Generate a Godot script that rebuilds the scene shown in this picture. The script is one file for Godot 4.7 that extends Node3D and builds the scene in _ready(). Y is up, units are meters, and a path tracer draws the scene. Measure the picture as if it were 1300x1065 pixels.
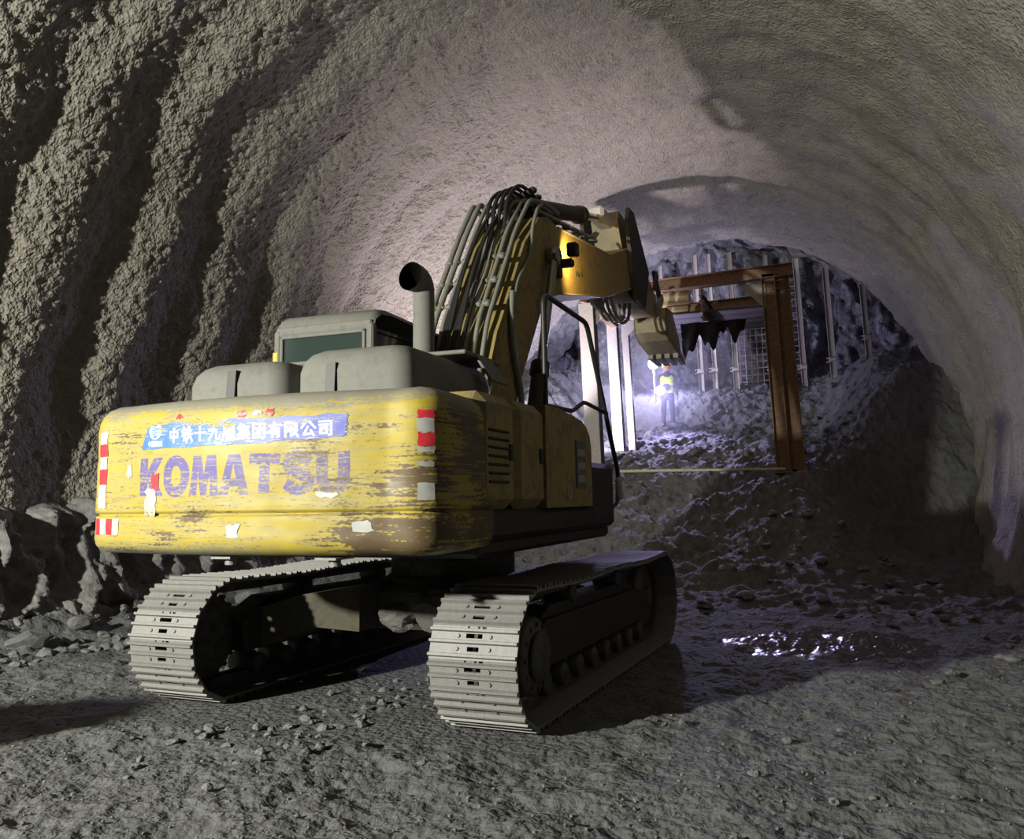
extends Node3D
# A tunnel heading seen from the finished floor: shotcrete vault, a crawler excavator from behind,
# a steel work gantry on the muck ramp, the bare rock face beyond.
# World frame: the tunnel axis runs along -Z, the tunnel's centre line is x = 0, the floor is y = 0.

const FOCAL := 1090.0          # pixels, for a frame of 1300 x 1065
const RADIUS := 5.9            # vault
const SPRING := 2.65           # height of the vault's centre
var taken := {}
var materials := {}
var rough_noise := FastNoiseLite.new()
var soft_noise := FastNoiseLite.new()
var lump_noise := FastNoiseLite.new()
var crag_noise := FastNoiseLite.new()
var rng := RandomNumberGenerator.new()
var machine: Node3D

func _ready() -> void:
	rng.seed = 4711
	set_noise()
	set_view()
	set_lamps()
	set_materials()
	build_vault()
	build_rock()
	build_floor()
	build_excavator()
	build_gantry()
	build_face_support()
	build_person()
	build_stones()
	build_haze()

# ------------------------------------------------------------------ view and light
func set_view() -> void:
	var camera := Camera3D.new()
	camera.name = "camera"
	camera.projection = Camera3D.PROJECTION_FRUSTUM
	camera.near = 0.05
	camera.far = 120.0
	camera.size = 1065.0 / FOCAL * camera.near
	camera.frustum_offset = Vector2(0.0, -45.5 / FOCAL * camera.near)
	add_child(camera)
	camera.position = Vector3(3.1, 1.47, 0.0)
	var b := Basis(Vector3.UP, deg_to_rad(20.4)) * Basis(Vector3.RIGHT, deg_to_rad(7.65)) * Basis(Vector3.BACK, deg_to_rad(-0.9))
	camera.basis = b
	camera.current = true
	var e := Environment.new()
	e.background_mode = Environment.BG_COLOR
	e.background_color = Color.BLACK
	e.tonemap_mode = Environment.TONE_MAPPER_LINEAR
	e.tonemap_exposure = 1.0
	e.sdfgi_enabled = true
	e.ssao_enabled = true
	e.ssil_enabled = true
	e.volumetric_fog_enabled = true
	e.volumetric_fog_density = 0.0
	var w := WorldEnvironment.new()
	w.name = "surroundings"
	w.environment = e
	add_child(w)

func set_lamps() -> void:
	# the flood lamp on the left wall behind the photographer
	flood_lamp("wall_flood_lamp", Vector3(-4.3, 3.6, 3.2), Vector3(0.6, -0.08, -1.0), Color(1.0, 0.99, 0.93), 200.0, "square flood lamp bracketed to the left tunnel wall above the tall dark electrical cabinet")
	# the two flood lamps on the ramp, behind the excavator: one thrown up at the vault, one across the ramp
	flood_lamp("ramp_flood_lamp", Vector3(-2.3, 2.2, -16.8), Vector3(-0.22, 1.0, 0.06), Color(1.0, 0.94, 0.975), 58.0, "square flood lamp on a short stand on the ramp, tipped up at the vault")
	flood_lamp("ramp_flood_lamp", Vector3(-2.7, 2.85, -18.4), Vector3(-0.30, 0.28, -0.9), Color(0.92, 0.89, 1.0), 85.0, "square flood lamp on a short stand on the ramp, thrown at the left rock heap")

func flood_lamp(called: String, at: Vector3, towards: Vector3, tint: Color, energy: float, label: String) -> void:
	var t := thing(called, label, "lamp", at)
	var d := towards.normalized()
	var turn := Transform3D(Basis.looking_at(d, Vector3.UP), Vector3.ZERO)
	var st := start()
	cbox(st, turn * Transform3D(Basis(), Vector3(0, 0, 0.06)), Vector3(0.34, 0.26, 0.09), 0.015)
	for i in 6:
		cbox(st, turn * Transform3D(Basis(), Vector3(-0.125 + i * 0.05, 0, 0.125)), Vector3(0.012, 0.22, 0.05), 0.002)
	part(t, "housing", st, plain("lamp_housing", Color(0.12, 0.12, 0.12), 0.6, 0.3))
	st = start()
	cbox(st, turn * Transform3D(Basis(), Vector3(0, 0, 0.012)), Vector3(0.29, 0.21, 0.012), 0.0)
	part(t, "glowing_panel", st, glow("glow_" + called, tint, 9.0))
	st = start()
	if called == "wall_flood_lamp":
		tube(st, [Vector3(0, 0, 0) + d * -0.08, Vector3(-0.3, 0.02, 0.05), Vector3(-1.42, 0.08, 0.05)], [0.018, 0.018, 0.018], 8)
	else:
		tube(st, [d * -0.08, Vector3(0, -0.25, 0), Vector3(0, -0.75, 0)], [0.02, 0.02, 0.02], 8)
		for k in 3:
			var a := TAU * k / 3.0
			tube(st, [Vector3(0, -0.3, 0), Vector3(cos(a) * 0.25, -0.72, sin(a) * 0.25)], [0.014, 0.014], 6)
	part(t, "bracket", st, plain("lamp_bracket", Color(0.15, 0.15, 0.15), 0.6, 0.5))
	# flood lamps throw their light ahead, none back
	var s := SpotLight3D.new()
	s.name = "light"
	s.light_color = tint
	s.light_energy = energy
	s.light_size = 0.13
	s.spot_angle = 41.0 if called == "wall_flood_lamp" else (62.0 if towards.y > 0.9 else 68.0)
	s.spot_angle_attenuation = 0.2 if called == "wall_flood_lamp" else 0.8
	s.spot_range = 60.0
	s.spot_attenuation = 2.0
	s.shadow_enabled = true
	t.add_child(s)
	var throw := Vector3(0.26, -0.02, -1.0) if called == "wall_flood_lamp" else d
	s.transform = Transform3D(Basis.looking_at(throw, Vector3.UP), d * 0.16)

# ------------------------------------------------------------------ naming
func numbered(called: String) -> String:
	if not taken.has(called):
		taken[called] = 0
		return called
	taken[called] += 1
	return "%s_%03d" % [called, taken[called]]

func tag(o: Node3D, label: String, category: String, group := "", kind := "") -> Node3D:
	o.set_meta("label", label)
	if category != "":
		o.set_meta("category", category)
	if group != "":
		o.set_meta("group", group)
	if kind != "":
		o.set_meta("kind", kind)
	return o

func thing(called: String, label: String, category: String, at := Vector3.ZERO, turn := 0.0, group := "") -> Node3D:
	var o := Node3D.new()
	o.name = numbered(called)
	add_child(o)
	o.position = at
	o.rotation.y = turn
	tag(o, label, category, group)
	return o

func part(parent: Node3D, called: String, st: SurfaceTool, m: Material, label := "") -> MeshInstance3D:
	st.generate_normals()
	return part_mesh(parent, called, st.commit(), m, label)

func part_mesh(parent: Node3D, called: String, mesh: Mesh, m: Material, label := "") -> MeshInstance3D:
	var o := MeshInstance3D.new()
	o.name = called
	o.mesh = mesh
	o.material_override = m
	o.cast_shadow = GeometryInstance3D.SHADOW_CASTING_SETTING_ON
	parent.add_child(o, true)
	if label != "":
		o.set_meta("label", label)
	return o

func structure(called: String, mesh: Mesh, m: Material, label: String) -> MeshInstance3D:
	var o := part_mesh(self, called, mesh, m, label)
	o.set_meta("kind", "structure")
	return o

# ------------------------------------------------------------------ shapes
func start() -> SurfaceTool:
	var st := SurfaceTool.new()
	st.begin(Mesh.PRIMITIVE_TRIANGLES)
	st.set_smooth_group(-1)
	return st

func face(st: SurfaceTool, p: Array, out: Vector3) -> void:
	var n := Vector3.ZERO
	for i in p.size():
		var a: Vector3 = p[i]
		var c: Vector3 = p[(i + 1) % p.size()]
		n += a.cross(c)
	var q := p
	if n.dot(out) > 0.0:
		q = p.duplicate()
		q.reverse()
	for i in range(1, q.size() - 1):
		st.add_vertex(q[0])
		st.add_vertex(q[i])
		st.add_vertex(q[i + 1])

func cbox(st: SurfaceTool, t: Transform3D, s: Vector3, b: float) -> void:
	var h := s * 0.5
	b = minf(b, 0.45 * minf(s.x, minf(s.y, s.z)))
	var at := func(sg: Vector3, axis: int) -> Vector3:
		var v := Vector3(sg.x * (h.x - (0.0 if axis == 0 else b)), sg.y * (h.y - (0.0 if axis == 1 else b)), sg.z * (h.z - (0.0 if axis == 2 else b)))
		return t * v
	for axis in 3:
		var u := (axis + 1) % 3
		var w := (axis + 2) % 3
		for s1 in [-1.0, 1.0]:
			var pts := []
			for q in [[-1.0, -1.0], [1.0, -1.0], [1.0, 1.0], [-1.0, 1.0]]:
				var sg := Vector3.ZERO
				sg[axis] = s1
				sg[u] = q[0]
				sg[w] = q[1]
				pts.append(at.call(sg, axis))
			var o := Vector3.ZERO
			o[axis] = s1
			face(st, pts, t.basis * o)
			if b > 0.0:
				for s2 in [-1.0, 1.0]:
					var lo := Vector3.ZERO
					lo[axis] = s1
					lo[u] = s2
					lo[w] = -1.0
					var hi := lo
					hi[w] = 1.0
					var oo := Vector3.ZERO
					oo[axis] = s1
					oo[u] = s2
					face(st, [at.call(lo, axis), at.call(hi, axis), at.call(hi, u), at.call(lo, u)], t.basis * oo)
	if b > 0.0:
		for x in [-1.0, 1.0]:
			for y in [-1.0, 1.0]:
				for z in [-1.0, 1.0]:
					var sg := Vector3(x, y, z)
					face(st, [at.call(sg, 0), at.call(sg, 1), at.call(sg, 2)], t.basis * sg)

func box_at(st: SurfaceTool, lo: Vector3, hi: Vector3, b := 0.0) -> void:
	cbox(st, Transform3D(Basis(), (lo + hi) * 0.5), (hi - lo).abs(), b)

func tube(st: SurfaceTool, p: Array, r: Array, n := 8, caps := true) -> void:
	st.set_smooth_group(0)
	var rings := []
	var up := Vector3.ZERO
	for i in p.size():
		var a: Vector3 = p[maxi(i - 1, 0)]
		var c: Vector3 = p[mini(i + 1, p.size() - 1)]
		var d := (c - a).normalized()
		if i == 0:
			up = d.cross(Vector3.UP if absf(d.y) < 0.9 else Vector3.RIGHT).normalized()
		else:
			up = (up - d * up.dot(d)).normalized()
		var side := d.cross(up)
		var ring := []
		var rr: float = r[mini(i, r.size() - 1)]
		for k in n:
			var g := TAU * k / n
			ring.append(Vector3(p[i]) + (up * cos(g) + side * sin(g)) * rr)
		rings.append(ring)
	for i in p.size() - 1:
		for k in n:
			var k2 := (k + 1) % n
			var mid: Vector3 = (Vector3(p[i]) + Vector3(p[i + 1])) * 0.5
			var q := [rings[i][k], rings[i][k2], rings[i + 1][k2], rings[i + 1][k]]
			face(st, q, (Vector3(q[0]) + Vector3(q[1]) + Vector3(q[2]) + Vector3(q[3])) * 0.25 - mid)
	st.set_smooth_group(-1)
	if caps:
		face(st, rings[0], Vector3(p[0]) - Vector3(p[1]))
		face(st, rings[-1], Vector3(p[-1]) - Vector3(p[-2]))

func bent(p: Array, r := 0.12, steps := 4) -> Array:
	# rounds the inner corners of a polyline
	var o := [p[0]]
	for i in range(1, p.size() - 1):
		var a: Vector3 = p[i - 1]
		var c: Vector3 = p[i]
		var e: Vector3 = p[i + 1]
		var k := minf(r, 0.45 * minf(a.distance_to(c), c.distance_to(e)))
		var s := c + (a - c).normalized() * k
		var f := c + (e - c).normalized() * k
		for j in steps + 1:
			var u := float(j) / steps
			o.append(s.lerp(c, u).lerp(c.lerp(f, u), u))
	o.append(p[-1])
	return o

func disc(st: SurfaceTool, a: Vector3, b: Vector3, r: float, n := 24, bevel := 0.0) -> void:
	var d := (b - a).normalized()
	if bevel > 0.0:
		tube(st, [a, a + d * 0.0001, a + d * bevel, b - d * bevel, b - d * 0.0001, b], [0.02, r - bevel, r, r, r - bevel, 0.02], n)
	else:
		tube(st, [a, b], [r, r], n)

func prism(st: SurfaceTool, outline: Array, lo: float, hi: float, place: Callable) -> void:
	# outline of Vector2 spread between two depths; place(Vector2, depth) gives the point
	var poly := PackedVector2Array(outline)
	var mid := Vector2.ZERO
	for q in poly:
		mid += q / poly.size()
	var tri := Geometry2D.triangulate_polygon(poly)
	var axis: Vector3 = place.call(mid, hi) - place.call(mid, lo)
	for i in range(0, tri.size(), 3):
		for s in [[lo, -1.0], [hi, 1.0]]:
			face(st, [place.call(poly[tri[i]], s[0]), place.call(poly[tri[i + 1]], s[0]), place.call(poly[tri[i + 2]], s[0])], axis * s[1])
	var turn := 1.0 if Geometry2D.is_polygon_clockwise(poly) else -1.0
	for i in poly.size():
		var a := poly[i]
		var c := poly[(i + 1) % poly.size()]
		var nrm := Vector2(-(c - a).y, (c - a).x) * turn
		var out: Vector3 = place.call(a + nrm, lo) - place.call(a, lo)
		face(st, [place.call(a, lo), place.call(c, lo), place.call(c, hi), place.call(a, hi)], out)

func beam(st: SurfaceTool, a: Vector3, b: Vector3, up: Vector3, height: float, width: float, web := 0.014, flange := 0.02) -> void:
	# an H section between two points; «up» is the web's direction
	var d := (b - a).normalized()
	var side := d.cross(up).normalized()
	var u := side.cross(d).normalized()
	var t := Transform3D(Basis(side, u, d), (a + b) * 0.5)
	var n := a.distance_to(b)
	cbox(st, t, Vector3(web, height - flange, n), 0.0)
	for s in [-1.0, 1.0]:
		cbox(st, t * Transform3D(Basis(), Vector3(0, s * (height - flange) * 0.5, 0)), Vector3(width, flange, n), 0.004)

func sheet(p: PackedVector3Array, nu: int, nv: int, flip := false, colors := PackedColorArray(), uvs := PackedVector2Array()) -> ArrayMesh:
	# a grid of nu x nv points (v runs fastest) as one smooth mesh
	var normals := PackedVector3Array()
	normals.resize(p.size())
	var index := PackedInt32Array()
	index.resize((nu - 1) * (nv - 1) * 6)
	var w := 0
	for i in nu:
		for j in nv:
			var a := p[mini(i + 1, nu - 1) * nv + j] - p[maxi(i - 1, 0) * nv + j]
			var c := p[i * nv + mini(j + 1, nv - 1)] - p[i * nv + maxi(j - 1, 0)]
			var n := a.cross(c).normalized()
			normals[i * nv + j] = -n if flip else n
			if i < nu - 1 and j < nv - 1:
				var o := i * nv + j
				if flip:
					index[w] = o; index[w + 1] = o + nv; index[w + 2] = o + 1
					index[w + 3] = o + 1; index[w + 4] = o + nv; index[w + 5] = o + nv + 1
				else:
					index[w] = o; index[w + 1] = o + 1; index[w + 2] = o + nv
					index[w + 3] = o + 1; index[w + 4] = o + nv + 1; index[w + 5] = o + nv
				w += 6
	var arrays := []
	arrays.resize(Mesh.ARRAY_MAX)
	arrays[Mesh.ARRAY_VERTEX] = p
	arrays[Mesh.ARRAY_NORMAL] = normals
	arrays[Mesh.ARRAY_INDEX] = index
	if colors.size():
		arrays[Mesh.ARRAY_COLOR] = colors
	if uvs.size():
		arrays[Mesh.ARRAY_TEX_UV] = uvs
	var m := ArrayMesh.new()
	m.add_surface_from_arrays(Mesh.PRIMITIVE_TRIANGLES, arrays)
	return m

# ------------------------------------------------------------------ materials
func plain(called: String, c: Color, rough := 0.8, metal := 0.0) -> StandardMaterial3D:
	if materials.has(called):
		return materials[called]
	var m := StandardMaterial3D.new()
	m.resource_name = called
	m.albedo_color = c.linear_to_srgb()
	m.roughness = rough
	m.metallic = metal
	materials[called] = m
	return m

func glow(called: String, c: Color, strength: float) -> StandardMaterial3D:
	var m := plain(called, Color(0.8, 0.8, 0.8), 0.4)
	m.emission_enabled = true
	m.emission = c
	m.emission_energy_multiplier = strength
	return m

func noise_picture(seed_value: int, frequency: float, octaves: int, colors: Array, size := 512, kind := FastNoiseLite.TYPE_SIMPLEX_SMOOTH) -> NoiseTexture2D:
	var n := FastNoiseLite.new()
	n.seed = seed_value
	n.noise_type = kind
	n.frequency = frequency
	n.fractal_octaves = octaves
	if kind == FastNoiseLite.TYPE_CELLULAR:
		n.cellular_return_type = FastNoiseLite.RETURN_DISTANCE
	var t := NoiseTexture2D.new()
	t.width = size
	t.height = size
	t.seamless = true
	t.noise = n
	var g := Gradient.new()
	var offs := PackedFloat32Array()
	var cols := PackedColorArray()
	for i in colors.size():
		offs.append(float(i) / (colors.size() - 1))
		var c: Color = colors[i]
		cols.append(c.linear_to_srgb())
	g.offsets = offs
	g.colors = cols
	t.color_ramp = g
	return t

func mottled(called: String, seed_value: int, colors: Array, tile: float, rough: float, relief := 0.0, relief_frequency := 0.02, relief_kind := FastNoiseLite.TYPE_SIMPLEX_SMOOTH, metal := 0.0) -> StandardMaterial3D:
	# a surface of several tones with fine relief, laid out in metres
	if materials.has(called):
		return materials[called]
	var m := plain(called, Color.WHITE, rough, metal)
	m.albedo_texture = noise_picture(seed_value, 0.012, 5, colors)
	m.uv1_triplanar = true
	m.uv1_world_triplanar = true
	m.uv1_scale = Vector3.ONE / tile
	if relief > 0.0:
		m.heightmap_enabled = true
		m.heightmap_scale = relief
		m.heightmap_texture = noise_picture(seed_value + 7, relief_frequency, 5 if relief_kind != FastNoiseLite.TYPE_CELLULAR else 2, [Color.BLACK, Color.WHITE], 1024, relief_kind)
	return m

func set_noise() -> void:
	rough_noise.seed = 3
	rough_noise.frequency = 1.0
	rough_noise.fractal_octaves = 4
	soft_noise.seed = 11
	soft_noise.frequency = 1.0
	soft_noise.fractal_octaves = 2
	lump_noise.seed = 5
	lump_noise.noise_type = FastNoiseLite.TYPE_CELLULAR
	lump_noise.cellular_return_type = FastNoiseLite.RETURN_DISTANCE
	lump_noise.cellular_jitter = 1.0
	lump_noise.frequency = 1.0
	lump_noise.fractal_type = FastNoiseLite.FRACTAL_NONE
	crag_noise.seed = 23
	crag_noise.frequency = 1.0
	crag_noise.fractal_type = FastNoiseLite.FRACTAL_RIDGED
	crag_noise.fractal_octaves = 4

func set_materials() -> void:
	mottled("shotcrete", 31, [Color(0.136, 0.125, 0.109), Color(0.204, 0.188, 0.163), Color(0.244, 0.227, 0.196), Color(0.198, 0.181, 0.156), Color(0.271, 0.254, 0.219)], 2.2, 0.9, 4.6, 0.048, FastNoiseLite.TYPE_CELLULAR)
	mottled("rock", 41, [Color(0.066, 0.066, 0.070), Color(0.140, 0.140, 0.140), Color(0.225, 0.220, 0.216), Color(0.122, 0.122, 0.126), Color(0.263, 0.258, 0.254)], 2.3, 0.85, 2.5, 0.03)
	mottled("wet_rock", 43, [Color(0.038, 0.038, 0.048), Color(0.096, 0.096, 0.115), Color(0.211, 0.211, 0.237), Color(0.077, 0.077, 0.096), Color(0.269, 0.269, 0.294)], 1.9, 0.42, 3.0, 0.03)
	mottled("ground", 51, [Color(0.051, 0.053, 0.054), Color(0.090, 0.093, 0.096), Color(0.118, 0.122, 0.126), Color(0.074, 0.075, 0.078), Color(0.142, 0.146, 0.150)], 2.3, 0.92, 2.4, 0.03)
	mottled("stone", 57, [Color(0.054, 0.056, 0.059), Color(0.110, 0.113, 0.117), Color(0.165, 0.167, 0.170), Color(0.090, 0.093, 0.095)], 0.6, 0.85, 0.5, 0.03)
	mottled("dusty_panel", 61, [Color(0.110, 0.110, 0.094), Color(0.145, 0.145, 0.131), Color(0.167, 0.167, 0.153), Color(0.153, 0.153, 0.135), Color(0.182, 0.182, 0.167)], 0.9, 0.8, 0.08, 0.05)
	mottled("grimy_yellow", 67, [Color(0.13, 0.10, 0.045), Color(0.25, 0.19, 0.06), Color(0.30, 0.23, 0.07), Color(0.17, 0.135, 0.07), Color(0.27, 0.215, 0.10)], 1.6, 0.6)
	mottled("boom_yellow", 69, [Color(0.17, 0.125, 0.05), Color(0.28, 0.21, 0.075), Color(0.32, 0.24, 0.09), Color(0.22, 0.175, 0.085)], 1.8, 0.6)
	mottled("dusty_yellow", 70, [Color(0.24, 0.20, 0.13), Color(0.34, 0.30, 0.21), Color(0.40, 0.34, 0.22), Color(0.30, 0.27, 0.21)], 1.2, 0.7)
	mottled("dark_paint", 71, [Color(0.009, 0.008, 0.007), Color(0.018, 0.017, 0.014), Color(0.027, 0.025, 0.020), Color(0.016, 0.016, 0.013)], 1.1, 0.6)
	mottled("track_steel", 73, [Color(0.161, 0.159, 0.155), Color(0.225, 0.224, 0.218), Color(0.194, 0.191, 0.185), Color(0.257, 0.256, 0.252)], 0.5, 0.6, 0.15, 0.04, FastNoiseLite.TYPE_SIMPLEX_SMOOTH, 0.2)
	mottled("greasy_iron", 79, [Color(0.02, 0.02, 0.02), Color(0.06, 0.058, 0.052), Color(0.10, 0.096, 0.085)], 0.7, 0.55)
	mottled("pipe_paint", 83, [Color(0.137, 0.137, 0.120), Color(0.223, 0.223, 0.197), Color(0.172, 0.172, 0.150)], 0.5, 0.55)
	mottled("rusty_steel", 89, [Color(0.114, 0.064, 0.036), Color(0.206, 0.119, 0.068), Color(0.257, 0.162, 0.104), Color(0.171, 0.098, 0.056), Color(0.299, 0.213, 0.155)], 0.8, 0.75, 0.1, 0.05)
	mottled("grey_steel", 97, [Color(0.208, 0.192, 0.180), Color(0.320, 0.296, 0.280), Color(0.272, 0.248, 0.232), Color(0.368, 0.344, 0.328)], 0.8, 0.6)
	mottled("mud", 101, [Color(0.086, 0.084, 0.077), Color(0.146, 0.141, 0.133), Color(0.116, 0.114, 0.107)], 0.5, 0.95, 1.2, 0.04)
	mottled("caked_frame", 103, [Color(0.036, 0.032, 0.021), Color(0.086, 0.079, 0.054), Color(0.064, 0.061, 0.043)], 0.9, 0.85)
	plain("rubber", Color(0.018, 0.018, 0.018), 0.55)
	plain("black_tube", Color(0.02, 0.02, 0.02), 0.45)
	var g := plain("cab_glass", Color(0.035, 0.055, 0.05), 0.08)
	g.transparency = BaseMaterial3D.TRANSPARENCY_ALPHA
	g.albedo_color.a = 0.72

# ------------------------------------------------------------------ the place
func follow(table: Array, z: float) -> float:
	# smooth interpolation in a table of [z, height]
	if z <= table[0][0]:
		return table[0][1]
	for i in range(1, table.size()):
		if z <= table[i][0]:
			var u: float = (z - table[i - 1][0]) / (table[i][0] - table[i - 1][0])
			return lerpf(table[i - 1][1], table[i][1], u)
	return table[-1][1]

const RAMP := [[10.0, 0.0], [12.0, 0.15], [14.0, 0.6], [16.0, 1.25], [18.0, 1.95], [20.0, 2.5], [22.0, 3.0], [23.8, 3.4], [25.0, 4.2], [26.5, 4.75], [29.0, 5.1]]
const RAMP_RIGHT := [[12.0, 0.02], [14.0, 0.1], [17.0, 0.35], [18.4, 1.0], [19.5, 2.2], [20.5, 3.1], [22.0, 4.2], [24.0, 5.1], [29.0, 5.6]]
const RAMP_LEFT := [[11.0, 0.0], [15.0, 0.6], [17.0, 1.5], [19.0, 3.0], [21.0, 4.3], [23.0, 5.1], [29.0, 5.6]]

func floor_shape(x: float, z: float) -> float:
	var h := follow(RAMP, z)
	h = lerpf(h, follow(RAMP_RIGHT, z), smoothstep(2.5, 4.6, x))
	h = lerpf(h, follow(RAMP_LEFT, z), smoothstep(-2.2, -4.4, x))
	h += 0.42 * smoothstep(-4.1, -5.7, x) * smoothstep(13.0, 10.0, z)
	return h

func floor_height(x: float, z: float) -> float:
	var h := floor_shape(x, z)
	var wild := smoothstep(10.0, 14.0, z)
	var side := smoothstep(-3.9, -4.8, x)
	h += rough_noise.get_noise_2d(x * 0.9, z * 0.9) * lerpf(0.05, 0.16, maxf(wild, side))
	h += rough_noise.get_noise_2d(x * 3.2 + 40.0, z * 3.2) * lerpf(0.022, 0.06, maxf(wild, side))
	h += crag_noise.get_noise_2d(x * 2.0, z * 2.0) * lerpf(0.018, 0.07, wild)
	h += 0.021 * rough_noise.get_noise_2d(x * 9.0 + 7.0, z * 9.0) * smoothstep(-0.35, 0.25, soft_noise.get_noise_2d(x * 0.7, z * 0.7))
	# crawler ruts, square to the grousers, on the way in
	var rut := smoothstep(0.75, 0.2, absf(x - 3.6 - 0.12 * (z - 5.0))) * smoothstep(9.0, 7.5, z)
	h += rut * 0.012 * sin(z * 26.0 + x * 3.0 + 2.0 * rough_noise.get_noise_2d(x, z))
	# flat where the crawlers stand
	var stand := smoothstep(2.6, 2.0, absf(z - 7.2)) * smoothstep(2.0, 1.6, absf(x + 0.2))
	h = lerpf(h, minf(h, -0.01), stand)
	var wet := smoothstep(0.95, 0.35, Vector2((x - 3.0) * 0.85, z - 9.25).length())
	return h - wet * 0.045

func rib(z: float) -> float:
	# the steel arches show through the shotcrete as rounded ridges
	var s := 0.0
	for c in [4.5, 5.9, 7.25, 8.7, 10.3, 11.7, 12.95, 14.3, 15.6, 16.9, 18.2, 19.4, 20.6, 21.8, 22.9, 23.8]:
		var u: float = (z - c) / 0.5
		if absf(u) < 3.0:
			s = maxf(s, exp(-u * u))
	return s

func vault_point(g: float, z: float) -> Vector3:
	var c := cos(g)
	var s := sin(g)
	var warp := 0.35 * soft_noise.get_noise_2d(g * 1.6, z * 0.12) + 0.06 * sin(g * 2.0)
	var left := smoothstep(0.2, -0.7, c)
	var r := RADIUS - rib(z + warp) * lerpf(0.05, 0.15, c * c) * lerpf(0.8, 1.3, left) * (1.0 + 0.45 * soft_noise.get_noise_2d(g * 1.1, z * 0.45))
	var p := Vector3(RADIUS * c, SPRING + RADIUS * s, z)
	r += 0.09 * soft_noise.get_noise_3dv(p * 0.45) + 0.05 * rough_noise.get_noise_3dv(p * 1.4)
	var grain := lerpf(0.35, 1.0, left)
	if z > 2.5:
		r += grain * (0.054 * lump_noise.get_noise_3dv(p * 11.0) + 0.030 * rough_noise.get_noise_3dv(p * 5.0))
	return Vector3(r * c, SPRING + r * s, -z)

func vault_end(g: float) -> float:
	var h := SPRING + RADIUS * sin(g)
	return follow([[0.0, 18.0], [1.1, 18.4], [2.0, 19.6], [3.05, 20.6], [4.2, 22.8], [5.2, 23.5], [9.0, 23.6]], h) + 0.25 * soft_noise.get_noise_2d(g * 6.0, 3.0) + 0.12 * rough_noise.get_noise_1d(g * 14.0)

func build_vault() -> void:
	var angles := PackedFloat32Array()
	var g := deg_to_rad(-29.0)
	while g < deg_to_rad(195.0):
		angles.append(g)
		g += (0.055 if g < deg_to_rad(70.0) else 0.034) / RADIUS
	var rows := PackedFloat32Array()
	var z := -14.0
	while z < 23.6:
		rows.append(z)
		z += 0.5 if z < 3.0 else (0.034 if z < 12.0 else 0.055)
	rows.append(23.6)
	var p := PackedVector3Array()
	p.resize(angles.size() * rows.size())
	var k := 0
	var ends := PackedVector3Array()
	var outer := PackedVector3Array()
	var skin := PackedVector3Array()
	for a in angles:
		var e := vault_end(a)
		for zz in rows:
			p[k] = vault_point(a, zz if zz < 15.0 else 15.0 + (zz - 15.0) * (e - 15.0) / 8.6)
			k += 1
		var out := Vector3((RADIUS + 0.28) * cos(a), SPRING + (RADIUS + 0.28) * sin(a), -e)
		ends.append(p[k - 1])
		ends.append(p[k - 1].lerp(out, 0.5))
		ends.append(out)
		for zz in [-14.0, 0.0, e]:
			outer.append(Vector3((RADIUS + 0.28) * cos(a), SPRING + (RADIUS + 0.28) * sin(a), -zz))
	var m := sheet(p, angles.size(), rows.size())
	m.add_surface_from_arrays(Mesh.PRIMITIVE_TRIANGLES, sheet(ends, angles.size(), 3).surface_get_arrays(0))
	m.add_surface_from_arrays(Mesh.PRIMITIVE_TRIANGLES, sheet(outer, angles.size(), 3, true).surface_get_arrays(0))
	structure("ceiling", m, materials["shotcrete"], "rough grey sprayed concrete tunnel vault with rounded ridges over its arches")
	# the way out, far behind, closed by a plain bulkhead
	var st := start()
	box_at(st, Vector3(-7, -0.6, 14.0), Vector3(7, 9.5, 14.4))
	st.generate_normals()
	structure("wall_back", st.commit(), materials["shotcrete"], "grey sprayed concrete bulkhead closing the tunnel far behind")

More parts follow.
